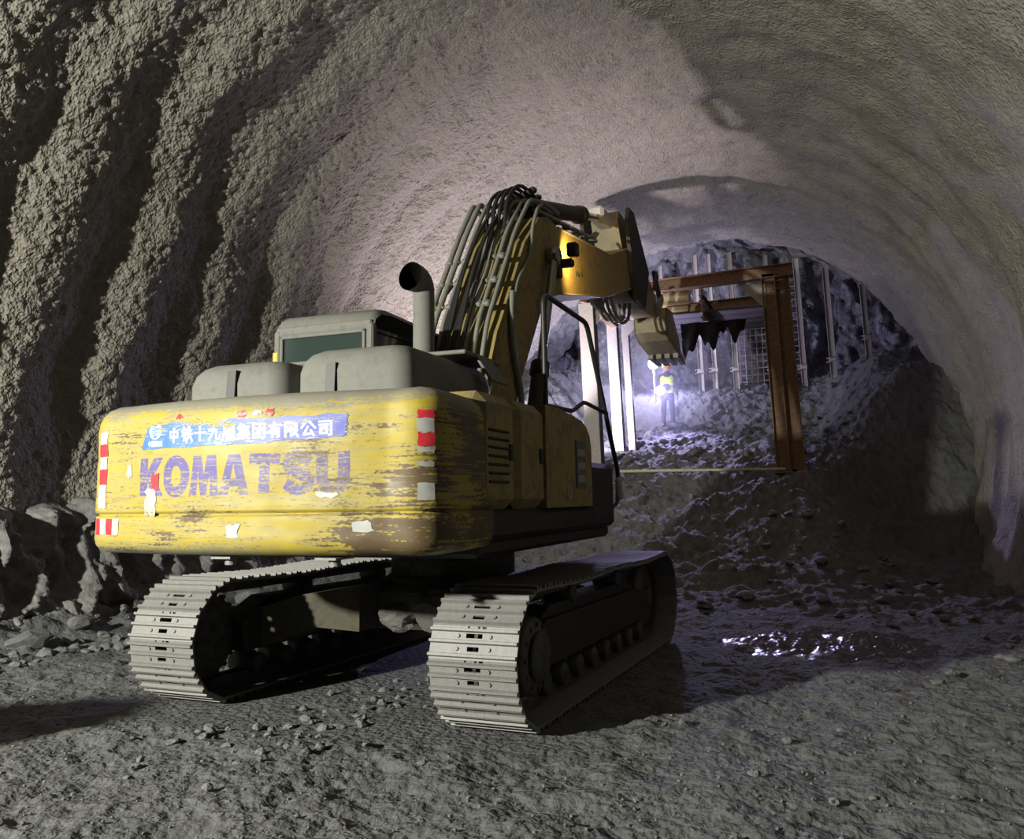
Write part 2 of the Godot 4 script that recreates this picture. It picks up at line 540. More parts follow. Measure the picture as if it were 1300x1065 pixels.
func build_rock() -> void:
	# excavated ground round the unlined last metres
	var p := PackedVector3Array()
	var nu := 210
	var nv := 120
	for i in nu:
		var g := deg_to_rad(lerpf(-32.0, 212.0, float(i) / (nu - 1)))
		for j in nv:
			var z := lerpf(16.5, 29.5, float(j) / (nv - 1))
			var q := Vector3(cos(g) * 6.4, SPRING + sin(g) * 6.4, z)
			var r := 6.45 + 0.30 * crag_noise.get_noise_3dv(q * 0.7) + 0.28 * rough_noise.get_noise_3dv(q * 0.5) + 0.10 * rough_noise.get_noise_3dv(q * 2.5)
			r = maxf(r, 6.16) if z < 23.8 else r
			p.append(Vector3(cos(g) * r, SPRING + sin(g) * r, -z))
	structure("wall_far", sheet(p, nu, nv), materials["rock"], "dark jagged excavated rock around the unlined end of the tunnel")
	# the bench cut below the lining on the left
	p = PackedVector3Array()
	nu = 420
	nv = 44
	for i in nu:
		var z := 3.0 + 15.0 * float(i) / (nu - 1)
		if i == 0:
			z = -14.0
		for j in nv:
			var v := float(j) / (nv - 1)
			var h := follow([[0.0, -0.4], [0.78, 1.38], [0.86, 1.5], [1.0, 1.55]], v)
			var x := follow([[0.0, -5.15], [0.5, -5.40], [0.78, -5.52], [0.86, -5.72], [1.0, -6.3]], v)
			var q := Vector3(x, h, z)
			var loose := smoothstep(1.0, 0.8, v)
			x += (0.34 * crag_noise.get_noise_3d(z * 0.8, h * 0.7, 2.0) + 0.24 * rough_noise.get_noise_3d(z * 1.4, h * 1.0, 9.0) + 0.10 * rough_noise.get_noise_3d(z * 5.0, h * 3.0, 4.0)) * loose
			h += 0.10 * rough_noise.get_noise_3d(z * 2.2, h * 2.0, 19.0)
			p.append(Vector3(x, h, -z))
	structure("wall_left", sheet(p, nu, nv, true), materials["rock"], "rough bare rock bench below the sprayed concrete on the left side")
	# the face
	p = PackedVector3Array()
	nu = 170
	nv = 90
	for i in nu:
		var x := lerpf(-6.6, 6.6, float(i) / (nu - 1))
		for j in nv:
			var h := lerpf(3.0, 9.6, float(j) / (nv - 1))
			var d := 27.3 + 0.55 * crag_noise.get_noise_2d(x * 0.55, h * 0.28) + 0.45 * rough_noise.get_noise_2d(x * 0.8, h * 0.5) + 0.16 * rough_noise.get_noise_2d(x * 3.0, h * 2.0)
			p.append(Vector3(x, h, -d))
	structure("wall_front", sheet(p, nu, nv, true), materials["wet_rock"], "glistening wet rock of the tunnel face behind the mesh")

func build_floor() -> void:
	var rows := PackedFloat32Array()
	var z := -14.0
	while z < 29.2:
		rows.append(z)
		z += 0.5 if z < 2.0 else (0.03 if z < 8.0 else (0.05 if z < 12.5 else 0.085))
	var nx := 400
	var p := PackedVector3Array()
	p.resize(rows.size() * nx)
	var k := 0
	for zz in rows:
		for i in nx:
			var x := lerpf(-6.4, 6.4, float(i) / (nx - 1))
			p[k] = Vector3(x, floor_height(x, zz), -zz)
			k += 1
	var m := sheet(p, rows.size(), nx)
	var st := start()
	box_at(st, Vector3(-6.4, -0.7, -29.2), Vector3(6.4, -0.45, 14.0))
	st.generate_normals()
	m.add_surface_from_arrays(Mesh.PRIMITIVE_TRIANGLES, st.commit_to_arrays())
	structure("floor", m, materials["ground"], "grey churned dirt floor rising into a muck ramp")
	# wet mud in the wheel track
	var water := plain("wet_mud", Color(0.045, 0.043, 0.045), 0.16)
	water.metallic_specular = 0.8
	water.heightmap_enabled = true
	water.heightmap_scale = 1.2
	water.heightmap_texture = noise_picture(77, 0.03, 4, [Color.BLACK, Color.WHITE], 512)
	water.uv1_triplanar = true
	water.uv1_world_triplanar = true
	water.uv1_scale = Vector3.ONE / 0.8
	var nu := 44
	var nv := 110
	var q := PackedVector3Array()
	for i in nu:
		var s := float(i) / (nu - 1)
		for j in nv:
			var g := TAU * j / (nv - 1)
			var r := s * (0.92 + 0.2 * soft_noise.get_noise_2d(cos(g) * 1.5, sin(g) * 1.5) + 0.08 * rough_noise.get_noise_2d(cos(g) * 5.0, sin(g) * 5.0))
			var x := 3.0 + cos(g) * r / 0.85
			var zz := 9.25 + sin(g) * r
			var y := floor_height(x, zz) + lerpf(0.012, -0.03, smoothstep(0.8, 1.0, s)) + 0.03 * maxf(rough_noise.get_noise_2d(x * 7.0, zz * 7.0), -0.1)
			q.append(Vector3(x, y, -zz))
	var o := part_mesh(self, "wet_mud", sheet(q, nu, nv, true), water)
	tag(o, "glinting patch of wet mud on the dirt floor right of the crawler", "mud patch")

# ------------------------------------------------------------------ excavator
# machine frame: w to its right, l forward, h up
func at(w: float, l: float, h: float) -> Vector3:
	return Vector3(w, h, -l)

func side_plate(st: SurfaceTool, outline: Array, w0: float, w1: float) -> void:
	prism(st, outline, w0, w1, func(q: Vector2, d: float) -> Vector3: return Vector3(d, q.y, -q.x))

func build_excavator() -> void:
	machine = thing("excavator", "worn yellow crawler excavator with lettered counterweight standing on the tunnel floor", "excavator", Vector3(-0.2, 0, -7.27), deg_to_rad(-0.6))
	build_crawlers()
	build_house()
	build_counterweight()
	build_cab()
	build_boom()

func shoe_mesh() -> ArrayMesh:
	var st := start()
	for s in [[-0.30, -0.078], [0.078, 0.30]]:
		box_at(st, Vector3(s[0], -0.012, -0.103), Vector3(s[1], 0.002, 0.103))
	for s in [[-0.078, 0.078, -0.068, -0.058], [-0.078, -0.056, -0.058, -0.030], [0.056, 0.078, -0.058, -0.030], [-0.078, 0.078, -0.030, 0.022], [-0.078, -0.040, 0.022, 0.050], [0.040, 0.078, 0.022, 0.050], [-0.078, 0.078, 0.050, 0.103], [-0.078, -0.05, -0.103, -0.068], [0.035, 0.05, -0.103, -0.068], [-0.036, 0.02, -0.103, -0.068]]:
		box_at(st, Vector3(s[0], -0.012, s[2]), Vector3(s[1], 0.002, s[3]))
	# the three grouser bars
	for z in [-0.078, -0.006, 0.078]:
		prism(st, [Vector2(z - 0.014, 0.0), Vector2(z + 0.014, 0.0), Vector2(z + 0.008, 0.028), Vector2(z - 0.008, 0.028)], -0.30, 0.30, func(q: Vector2, d: float) -> Vector3: return Vector3(d, q.y, q.x))
	# bolt heads
	for x in [-0.11, 0.11]:
		for z in [-0.042, 0.036]:
			tube(st, [Vector3(x, 0, z), Vector3(x, 0.012, z)], [0.013, 0.013], 6)
	st.generate_normals()
	return st.commit()

func build_crawlers() -> void:
	var shoe := shoe_mesh()
	var turn := deg_to_rad(-2.1)
	var r := 0.427
	var e := 2.215 - 0.455
	var iron: Material = materials["greasy_iron"]
	for side in [-1.0, 1.0]:
		var track := Node3D.new()
		track.name = "crawler_track"
		machine.add_child(track, true)
		track.rotation.y = turn
		track.set_meta("label", "dusty steel crawler track under the cab" if side < 0 else "dusty steel crawler track under the fuel tank side")
		var w: float = 1.245 if side > 0 else -1.27
		var run := 4.0 * e + TAU * r
		var count := 48
		for i in count:
			var s := fposmod(run * (i + 0.35) / count, run)
			var c := Vector2.ZERO
			var n := Vector2.ZERO
			var cy := 0.455
			if s < 2.0 * e:
				c = Vector2(-e + s, cy + r)
				n = Vector2(0, 1)
				# the upper run sags between its carrier rollers
				c.y -= 0.02 * (1.0 - cos(TAU * s / e)) * 0.5
			elif s < 2.0 * e + PI * r:
				var a := (s - 2.0 * e) / r
				n = Vector2(sin(a), cos(a))
				c = Vector2(e, cy) + n * r
			elif s < 4.0 * e + PI * r:
				c = Vector2(e - (s - 2.0 * e - PI * r), cy - r)
				n = Vector2(0, -1)
			else:
				var a := (s - 4.0 * e - PI * r) / r
				n = Vector2(-sin(a), -cos(a))
				c = Vector2(-e, cy) + n * r
			var o := part_mesh(track, "track_shoe", shoe, materials["track_steel"])
			var y := Vector3(0, n.y, -n.x)
			var x := Vector3.RIGHT
			o.transform = Transform3D(Basis(x, y, x.cross(y)), at(w, c.x, c.y))
		# chain links inside the shoes
		var st := start()
		for q in [-0.07, 0.07]:
			var loop := []
			for k in 24:
				var a := PI * k / 23.0
				loop.append(Vector2(e + sin(a) * (r - 0.015), 0.455 + cos(a) * (r - 0.015)))
			for k in 24:
				var a := PI * k / 23.0
				loop.append(Vector2(-e - sin(a) * (r - 0.015), 0.455 - cos(a) * (r - 0.015)))
			for k in loop.size():
				var a: Vector2 = loop[k]
				var c: Vector2 = loop[(k + 1) % loop.size()]
				if a.distance_to(c) < 0.01:
					continue
				var d := at(0, c.x - a.x, c.y - a.y)
				var up := Vector3.RIGHT.cross(d).normalized()
				var t := Transform3D(Basis(Vector3.RIGHT, up, d.normalized()), at(w + q, (a.x + c.x) * 0.5, (a.y + c.y) * 0.5) + up * -0.045 * signf(up.dot(at(0, a.x, a.y - 0.455) if absf(a.x) < e else at(0, a.x - e * signf(a.x), a.y - 0.455))))
				cbox(st, t, Vector3(0.035, 0.09, d.length() + 0.01), 0.0)
		part(track, "chain_link", st, iron)
		# sprocket at the rear, idler at the front
		st = start()
		disc(st, at(w - 0.035, -e, 0.455), at(w + 0.035, -e, 0.455), 0.31, 28)
		for k in 21:
			var a := TAU * k / 21.0
			cbox(st, Transform3D(Basis(Vector3.RIGHT, a), at(w, -e, 0.455) + Basis(Vector3.RIGHT, a) * Vector3(0, 0.325, 0)), Vector3(0.06, 0.05, 0.035), 0.008)
		part(track, "sprocket", st, iron)
		st = start()
		disc(st, at(w + side * 0.03, -e, 0.455), at(w + side * 0.26, -e, 0.455), 0.25, 28, 0.03)
		disc(st, at(w + side * 0.26, -e, 0.455), at(w + side * 0.30, -e, 0.455), 0.16, 24, 0.015)
		for k in 12:
			var a := TAU * k / 12.0
			disc(st, at(w + side * 0.26, -e + sin(a) * 0.205, 0.455 + cos(a) * 0.205), at(w + side * 0.272, -e + sin(a) * 0.205, 0.455 + cos(a) * 0.205), 0.016, 6)
		part(track, "final_drive", st, iron)
		st = start()
		disc(st, at(w - 0.06, e, 0.455), at(w + 0.06, e, 0.455), 0.335, 28, 0.02)
		disc(st, at(w - 0.12, e, 0.455), at(w + 0.12, e, 0.455), 0.1, 16, 0.01)
		part(track, "idler_wheel", st, iron)
		for k in 8:
			st = start()
			var l := -1.25 + k * 0.36
			disc(st, at(w - 0.14, l, 0.175), at(w + 0.14, l, 0.175), 0.085, 16, 0.01)
			disc(st, at(w - 0.045, l, 0.175), at(w + 0.045, l, 0.175), 0.105, 16, 0.01)
			part(track, "track_roller", st, iron)
		for l in [-0.6, 0.65]:
			st = start()
			disc(st, at(w - 0.12, l, 0.735), at(w + 0.12, l, 0.735), 0.075, 14, 0.01)
			part(track, "carrier_roller", st, iron)
		st = start()
		side_plate(st, [Vector2(-1.45, 0.30), Vector2(1.35, 0.30), Vector2(1.5, 0.36), Vector2(1.5, 0.54), Vector2(1.1, 0.60), Vector2(-1.3, 0.62), Vector2(-1.5, 0.52)], w - 0.15, w + 0.15)
		side_plate(st, [Vector2(-1.35, 0.60), Vector2(1.2, 0.58), Vector2(1.0, 0.68), Vector2(-1.1, 0.70)], w - 0.1, w + 0.1)
		part(track, "track_frame", st, materials["dark_paint"])
	# the middle of the undercarriage
	var st := start()
	disc(st, at(0, 0, 0.42), at(0, 0, 0.82), 0.62, 32, 0.04)
	box_at(st, at(-0.55, -0.7, 0.40), at(0.55, 0.7, 0.76), 0.05)
	var o := part(machine, "undercarriage_frame", st, materials["caked_frame"])
	o.rotation.y = turn
	for s in [-1.0, 1.0]:
		for f in [-1.0, 1.0]:
			st = start()
			prism(st, [Vector2(0.35, 0.42), Vector2(0.7, 0.46), Vector2(1.13, 0.30), Vector2(1.13, 0.62), Vector2(0.8, 0.72), Vector2(0.35, 0.78)], f * 0.45, f * 1.0, func(q: Vector2, d: float) -> Vector3: return Vector3(s * q.x, q.y, -d - signf(d) * (q.x - 0.35) * 0.35))
			o = part(machine, "frame_leg", st, materials["caked_frame"])
			o.rotation.y = turn
	st = start()
	disc(st, at(0, 0, 0.80), at(0, 0, 1.06), 0.56, 40, 0.02)
	part(machine, "slew_ring", st, iron)
	# dried mud caked on the frame between the crawlers
	var lumps := [[at(0.45, -1.1, 0.63), Vector3(0.36, 0.17, 0.2)], [at(0.08, -1.18, 0.58), Vector3(0.17, 0.11, 0.13)], [at(0.72, -1.05, 0.66), Vector3(0.22, 0.17, 0.2)]]
	for q in lumps:
		var size: Vector3 = q[1]
		o = part_mesh(machine, "mud_lump", stone_mesh(3, 0.34, 71 + int(size.x * 100)), materials["mud"])
		o.transform = Transform3D(Basis.from_scale(size), q[0])

func build_house() -> void:
	# deck and side bodies of the upper structure
	var dark: Material = materials["dark_paint"]
	var side_paint: Material = materials["grimy_yellow"]
	var st := start()
	box_at(st, at(-1.20, -2.2, 1.10), at(1.20, 1.0, 1.22), 0.03)
	part(machine, "deck_frame", st, dark)
	# right hand: engine doors
	for d in [[-2.32, -1.72], [-1.70, -1.10]]:
		st = start()
		box_at(st, at(0.55, d[0], 1.40), at(1.285, d[1], 2.16), 0.07)
		var door := part(machine, "side_door", st, side_paint)
		st = start()
		cbox(st, Transform3D(Basis(), at(1.29, d[1] - 0.12, 1.78)), Vector3(0.02, 0.11, 0.06), 0.006)
		part(door, "latch", st, materials["rubber"])
		if d[0] < -2.0:
			for k in 7:
				st = start()
				cbox(st, Transform3D(Basis(Vector3.BACK, 0.5), at(1.287, -2.05, 1.58 + k * 0.055)), Vector3(0.022, 0.012, 0.34), 0.0)
				part(door, "vent_slat", st, dark)
	st = start()
	box_at(st, at(0.45, -2.34, 1.20), at(1.265, 1.0, 1.40), 0.04)
	part(machine, "side_sill", st, dark)
	st = start()
	side_plate(st, [Vector2(-1.08, 1.40), Vector2(0.17, 1.40), Vector2(0.17, 1.92), Vector2(0.12, 2.02), Vector2(0.02, 2.09), Vector2(-0.12, 2.13), Vector2(-0.7, 2.18), Vector2(-1.08, 2.18)], 0.52, 1.28)
	var tank := part(machine, "fuel_tank", st, side_paint)
	st = start()
	box_at(st, at(1.28, -0.32, 1.55), at(1.292, -0.05, 1.95), 0.002)
	part(tank, "warning_plate", st, plain("warning_plate", Color(0.12, 0.12, 0.11), 0.6))
	st = start()
	for k in 3:
		box_at(st, at(1.291, -0.29, 1.60 + k * 0.11), at(1.295, -0.08, 1.66 + k * 0.11))
	part(tank, "warning_print", st, plain("warning_print", Color(0.3, 0.3, 0.27), 0.6))
	# the last figure of the type number painted on the tank
	st = start()
	var figure := []
	for k in 17:
		var a := TAU * k / 16.0
		figure.append(at(1.283, -0.52 + cos(a) * 0.035, 1.52 + sin(a) * 0.06))
	tube(st, figure, [0.009], 5, false)
	part(tank, "painted_figure", st, plain("pale_paint", Color(0.42, 0.42, 0.38), 0.6))
	st = start()
	disc(st, at(0.9, -0.55, 2.17), at(0.9, -0.55, 2.23), 0.07, 16, 0.01)
	part(tank, "filler_cap", st, materials["rubber"])
	st = start()
	box_at(st, at(0.55, 0.18, 1.22), at(1.27, 0.98, 1.79), 0.05)
	part(machine, "tool_box", st, dark)
	# handrail on the right
	st = start()
	tube(st, bent([at(1.14, -0.66, 2.15), at(1.14, -0.66, 3.10), at(1.14, -0.58, 3.15), at(1.14, 0.62, 3.14), at(1.14, 1.68, 1.72), at(1.14, 1.62, 1.42), at(1.14, 0.98, 1.3)], 0.1), [0.024], 10)
	tube(st, bent([at(1.14, -0.66, 2.22), at(1.14, 0.1, 2.24), at(1.14, 0.45, 2.36), at(1.14, 1.28, 2.32)], 0.1), [0.02], 8)
	part(machine, "handrail", st, materials["black_tube"])
	st = start()
	cbox(st, Transform3D(Basis(Vector3.RIGHT, 0.3), at(1.16, 1.62, 1.56)), Vector3(0.05, 0.24, 0.12), 0.02)
	part(machine, "mirror", st, materials["grey_steel"], "pale mirror back at the foot of the handrail")
	# left hand body under and behind the cab
	st = start()
	box_at(st, at(-1.27, -2.32, 1.22), at(-0.5, -1.08, 2.14), 0.07)
	part(machine, "radiator_door", st, side_paint)
	# engine hood: two dusty humps
	var dusty: Material = materials["dusty_panel"]
	var hump := func(w0: float, w1: float, top: float, l0: float, l1: float) -> ArrayMesh:
		var s := start()
		s.set_smooth_group(0)
		var prof := []
		var n := 8
		for k in n + 1:
			var a := PI * 0.5 * k / n
			prof.append(Vector2(0.20 - 0.20 * sin(a), top - 0.2 + 0.2 * sin(a) - 0.0))
		# rings of rounded rectangles shrinking upwards
		var rings := []
		for q in [[0.0, 2.02], [0.0, top - 0.16], [0.02, top - 0.085], [0.06, top - 0.035], [0.11, top - 0.008], [0.17, top]]:
			var ring := []
			for c in [[w1, l1, 0], [w1, l0, 1], [w0, l0, 2], [w0, l1, 3]]:
				for k in 5:
					var a: float = PI * 0.5 * (c[2] + k / 4.0)
					var rad: float = maxf(0.14 - q[0] * 0.3, 0.05)
					var cw: float = c[0] - signf(c[0] - (w0 + w1) * 0.5) * (rad + q[0])
					var cl: float = c[1] - signf(c[1] - (l0 + l1) * 0.5) * (rad + q[0])
					ring.append(at(cw + cos(a - PI * 0.5) * 0.0 + signf(c[0] - (w0 + w1) * 0.5) * rad * absf(cos(PI * 0.5 * (k / 4.0) if c[2] % 2 == 1 else PI * 0.5 * (1.0 - k / 4.0))), cl + signf(c[1] - (l0 + l1) * 0.5) * rad * absf(sin(PI * 0.5 * (k / 4.0) if c[2] % 2 == 1 else PI * 0.5 * (1.0 - k / 4.0))), q[1]))
			rings.append(ring)
		var mid := at((w0 + w1) * 0.5, (l0 + l1) * 0.5, 2.2)
		for i in rings.size() - 1:
			for k in 20:
				var k2 := (k + 1) % 20
				var quad := [rings[i][k], rings[i][k2], rings[i + 1][k2], rings[i + 1][k]]
				face(s, quad, (Vector3(quad[0]) + Vector3(quad[2])) * 0.5 - mid)
		face(s, rings[-1], Vector3.UP)
		s.generate_normals()
		return s.commit()
	part_mesh(machine, "engine_hood", hump.call(-0.86, -0.03, 2.43, -2.55, -1.15), dusty, "dust-covered grey hood panel")
	part_mesh(machine, "engine_hood", hump.call(0.03, 0.90, 2.47, -2.55, -1.15), dusty, "dust-covered grey hood panel under the exhaust")
	for q in [[-0.48, -2.56, 2.30], [0.30, -2.56, 2.30]]:
		st = start()
		side_plate(st, [Vector2(q[1] - 0.015, 2.12), Vector2(q[1] + 0.02, 2.12), Vector2(q[1] + 0.05, 2.36), Vector2(q[1] + 0.0, 2.36)], q[0], q[0] + 0.07)
		part(machine, "hood_strap", st, materials["rubber"])
	st = start()
	box_at(st, at(0.12, -1.75, 2.50), at(0.92, -1.05, 2.53), 0.008)
	cbox(st, Transform3D(Basis(Vector3.RIGHT, 0.0) * Basis(Vector3.BACK, -1.0), at(0.97, -1.4, 2.42)), Vector3(0.24, 0.02, 0.3), 0.005)
	part(machine, "exhaust_shelf", st, dusty)
	# exhaust stack with an elbow turned to the rear
	st = start()
	var path := [at(0.44, -1.45, 2.52), at(0.44, -1.45, 3.04)]
	for k in 6:
		var a := PI * 0.44 * (k + 1) / 6.0
		path.append(at(0.44 - 0.03 * (1.0 - cos(a)), -1.45 - 0.10 * (1.0 - cos(a)), 3.04 + 0.11 * sin(a)))
	path.append(at(0.400, -1.60, 3.155))
	tube(st, path, [0.083, 0.083, 0.085, 0.088, 0.092, 0.097, 0.102, 0.106, 0.112], 20, false)
	var pipe := part(machine, "exhaust_pipe", st, dusty)
	st = start()
	disc(st, at(0.44, -1.45, 2.53), at(0.44, -1.45, 2.56), 0.11, 20, 0.008)
	part(pipe, "exhaust_collar", st, dusty)
	# sooty bore, a little inside the wall of the pipe
	st = start()
	var inner := path.duplicate()
	inner.reverse()
	tube(st, inner, [0.108, 0.099, 0.095, 0.090, 0.086, 0.081, 0.078, 0.075, 0.075], 20, false)
	var soot := plain("soot", Color(0.008, 0.008, 0.008), 1.0)
	soot.metallic_specular = 0.1
	part(pipe, "sooty_bore", st, soot, "black sooty bore of the pipe")
	# low dark covers in front of the hood
	st = start()
	box_at(st, at(-0.2, -1.1, 1.22), at(0.5, -0.35, 2.45), 0.06)
	part(machine, "valve_cover", st, dark)
	st = start()
	tube(st, [at(-0.12, -0.5, 2.4), at(-0.12, -0.5, 2.8)], [0.02], 8)
	disc(st, at(-0.12, -0.5, 2.72), at(-0.12, -0.5, 2.80), 0.05, 12, 0.01)
	part(machine, "breather_cap", st, materials["rubber"])
	# tie-down lugs under the counterweight
	for w in [-0.13, 0.6]:
		st = start()
		box_at(st, at(w - 0.07, -3.0, 1.142), at(w + 0.07, -2.8, 1.155))
		disc(st, at(w + 0.02, -2.93, 1.105), at(w + 0.02, -2.93, 1.142), 0.035, 6)
		part(machine, "underside_bolt", st, materials["track_steel"])

# ---- counterweight: its outline in plan, its profile in height, and what is painted on it
var plan := PackedVector2Array()
var plan_run := PackedFloat32Array()

func make_plan() -> void:
	var p := [Vector2(-1.25, -2.12), Vector2(-1.29, -2.6)]
	for k in 9:
		var a := PI * 0.5 * k / 8.0
		p.append(Vector2(-1.29 + 0.24 * (1.0 - cos(a)), -2.72 - 0.27 * sin(a)))
	for k in 9:
		var x := lerpf(-0.95, 1.0, k / 8.0)
		p.append(Vector2(x, -2.99 - 0.12 * (1.0 - x * x)))
	for k in 9:
		var a := PI * 0.5 * (1.0 - k / 8.0)
		p.append(Vector2(1.30 - 0.20 * (1.0 - cos(a)), -2.80 - 0.20 * sin(a)))
	p.append(Vector2(1.30, -2.6))
	p.append(Vector2(1.27, -2.12))
	# resample by length
	var n := 150
	var total := 0.0
	for i in p.size() - 1:
		total += p[i].distance_to(p[i + 1])
	for k in n + 1:
		var s := total * k / n
		var run := 0.0
		for i in p.size() - 1:
			var d: float = p[i].distance_to(p[i + 1])
			if s <= run + d + 0.0001:
				plan.append(p[i].lerp(p[i + 1], clampf((s - run) / d, 0.0, 1.0)))
				break
			run += d
		plan_run.append(s)

func plan_at(s: float) -> Array:
	# point and outward normal at a length along the outline
	var n := plan.size() - 1
	var u := clampf(s / plan_run[n] * n, 0.0, n - 0.001)
	var i := int(u)
	var p := plan[i].lerp(plan[i + 1], u - i)
	var d := (plan[mini(i + 2, n)] - plan[maxi(i - 1, 0)]).normalized()
	return [p, Vector2(d.y, -d.x)]

func run_at(w: float) -> float:
	# length along the outline where the rear reaches this w
	for i in plan.size() - 1:
		if plan[i].y < -2.75 and plan[i + 1].x >= w:
			return plan_run[i]
	return plan_run[-1]

const WEIGHT_TOP := 2.125
const WEIGHT_LOW := 1.165
const WEIGHT_PROFILE := [[0.10, 1.165], [0.035, 1.185], [0.008, 1.22], [0.0, 1.26], [0.0, 1.385], [0.004, 1.398], [0.022, 1.404], [0.022, 1.414], [0.004, 1.420], [0.0, 1.433], [0.0, 1.7], [0.0, 1.95], [0.006, 2.00], [0.022, 2.045], [0.055, 2.085], [0.11, 2.112], [0.19, 2.125]]

func dent(s: float, h: float) -> float:
	return 0.006 * soft_noise.get_noise_2d(s * 3.0, h * 4.0) + 0.003 * rough_noise.get_noise_2d(s * 6.0, h * 30.0)

func weight_point(s: float, h: float, out: float) -> Vector3:
	var q := plan_at(s)
	var inset := 0.0
	for i in WEIGHT_PROFILE.size() - 1:
		if h <= WEIGHT_PROFILE[i + 1][1]:
			inset = lerpf(WEIGHT_PROFILE[i][0], WEIGHT_PROFILE[i + 1][0], (h - WEIGHT_PROFILE[i][1]) / (WEIGHT_PROFILE[i + 1][1] - WEIGHT_PROFILE[i][1]))
			break
	var p: Vector2 = q[0] + q[1] * (out - inset + dent(s, h))
	return at(p.x, p.y, h)

func patch(s0: float, s1: float, h0: float, h1: float, out: float, ragged := 0.0, skew := 0.0) -> ArrayMesh:
	# a thin print lying on the counterweight, following its curve
	var nu := maxi(4, int((s1 - s0) / 0.03))
	var nv := maxi(3, int((h1 - h0) / 0.03))
	var p := PackedVector3Array()
	var uv := PackedVector2Array()
	for i in nu + 1:
		for j in nv + 1:
			var u := float(i) / nu
			var v := float(j) / nv
			var edge := ragged * rough_noise.get_noise_2d(u * 9.0 + s0 * 7.0, v * 5.0 + h0 * 11.0)
			var s := lerpf(s0, s1, u) + skew * (1.0 - v) * (1.0 - u) + (edge if i == 0 or i == nu else 0.0)
			var h := lerpf(h0, h1, v) + (edge if j == 0 or j == nv else 0.0)
			p.append(weight_point(s, h, out))
			uv.append(Vector2(u, 1.0 - v))
	return sheet(p, nu + 1, nv + 1, true, PackedColorArray(), uv)

func build_counterweight() -> void:
	make_plan()
	run_at_right = run_at(1.2)
	var total := plan_run[-1]
	var nu := plan.size()
	var hs := PackedFloat32Array()
	for i in WEIGHT_PROFILE.size() - 1:
		var a: float = WEIGHT_PROFILE[i][1]
		var c: float = WEIGHT_PROFILE[i + 1][1]
		var k := maxi(1, int((c - a) / 0.03))
		for j in k:
			hs.append(lerpf(a, c, float(j) / k))
	hs.append(WEIGHT_TOP - 0.0001)
	var p := PackedVector3Array()
	var uv := PackedVector2Array()
	for i in nu:
		for h in hs:
			p.append(weight_point(plan_run[i], h, 0.0))
			uv.append(Vector2(plan_run[i] / total, (WEIGHT_TOP - h) / (WEIGHT_TOP - WEIGHT_LOW)))
	var m := sheet(p, nu, hs.size(), true, PackedColorArray(), uv)
	# lid and underside
	for h in [0, hs.size() - 1]:
		var lid := PackedVector3Array()
		var luv := PackedVector2Array()
		for i in nu:
			lid.append(p[i * hs.size() + h])
			lid.append(Vector3(p[i * hs.size() + h].x * 0.8, p[i * hs.size() + h].y + (0.004 if h > 0 else 0.0), 2.2))
			var v := 0.02 if h > 0 else 0.98
			luv.append(Vector2(plan_run[i] / total, v))
			luv.append(Vector2(plan_run[i] / total, v * 0.5 + 0.005))
		m.add_surface_from_arrays(Mesh.PRIMITIVE_TRIANGLES, sheet(lid, nu, 2, h > 0, PackedColorArray(), luv).surface_get_arrays(0))
	var paint := plain("counterweight_paint", Color.WHITE, 0.42)
	paint.albedo_texture = ImageTexture.create_from_image(counterweight_picture(total))
	paint.roughness_texture = noise_picture(91, 0.02, 4, [Color(0.35, 0.35, 0.35), Color(1, 1, 1)], 256)
	paint.roughness = 0.75
	var body := part_mesh(machine, "counterweight", m, paint, "scraped yellow counterweight with worn lettering")
	# the blue company banner
	var banner := plain("banner_print", Color.WHITE, 0.52)
	banner.albedo_texture = ImageTexture.create_from_image(banner_picture())
	banner.transparency = BaseMaterial3D.TRANSPARENCY_ALPHA_SCISSOR
	banner.alpha_scissor_threshold = 0.5
	part_mesh(body, "company_banner", patch(run_at(-0.70), run_at(0.77), 1.795, 1.985, 0.0035, 0.0, 0.0), banner, "torn blue banner with white characters and a round emblem")
	# red and white reflective tape
	var red := plain("tape_red", Color(0.55, 0.035, 0.05), 0.4)
	var white := plain("tape_white", Color(0.40, 0.40, 0.385), 0.45)
	var s := run_at(1.185)
	for q in [[1.925, 1.972, 0], [1.845, 1.925, 1], [1.765, 1.845, 0], [1.735, 1.765, 1], [1.655, 1.685, 1], [1.47, 1.565, 1]]:
		part_mesh(body, "reflective_tape", patch(s, s + 0.098, q[0], q[1], 0.003, 0.012), white if q[2] == 1 else red)
	s = run_at(-1.12) + 0.02
	for q in [[1.86, 1.94, 1], [1.78, 1.86, 0], [1.70, 1.78, 1], [1.60, 1.70, 0], [1.45, 1.60, 1]]:
		part_mesh(body, "reflective_tape", patch(s - 0.02, s + 0.06, q[0], q[1], 0.003, 0.008), white if q[2] == 1 else red)
	s = run_at(-1.12) - 0.03
	for k in 4:
		part_mesh(body, "reflective_tape", patch(s + k * 0.062, s + (k + 1) * 0.062, 1.285, 1.385, 0.003, 0.006), red if k % 2 == 0 else white)
	# scraps of stickers
	for q in [[-0.66, 1.40, 1.56, 0.10, 1], [-0.60, 1.55, 1.66, 0.06, 0], [0.02, 1.27, 1.34, 0.09, 1], [0.80, 1.30, 1.355, 0.12, 1], [0.58, 1.50, 1.53, 0.14, 1], [0.05, 1.975, 2.01, 0.06, 0], [0.18, 1.985, 2.012, 0.06, 1], [-0.42, 1.985, 2.01, 0.05, 0], [0.26, 1.975, 2.012, 0.05, 0], [-0.86, 1.64, 1.72, 0.05, 1]]:
		var a := run_at(q[0])
		part_mesh(body, "sticker_scrap", patch(a, a + q[3], q[1], q[2], 0.003, 0.025), white if q[4] == 1 else red)

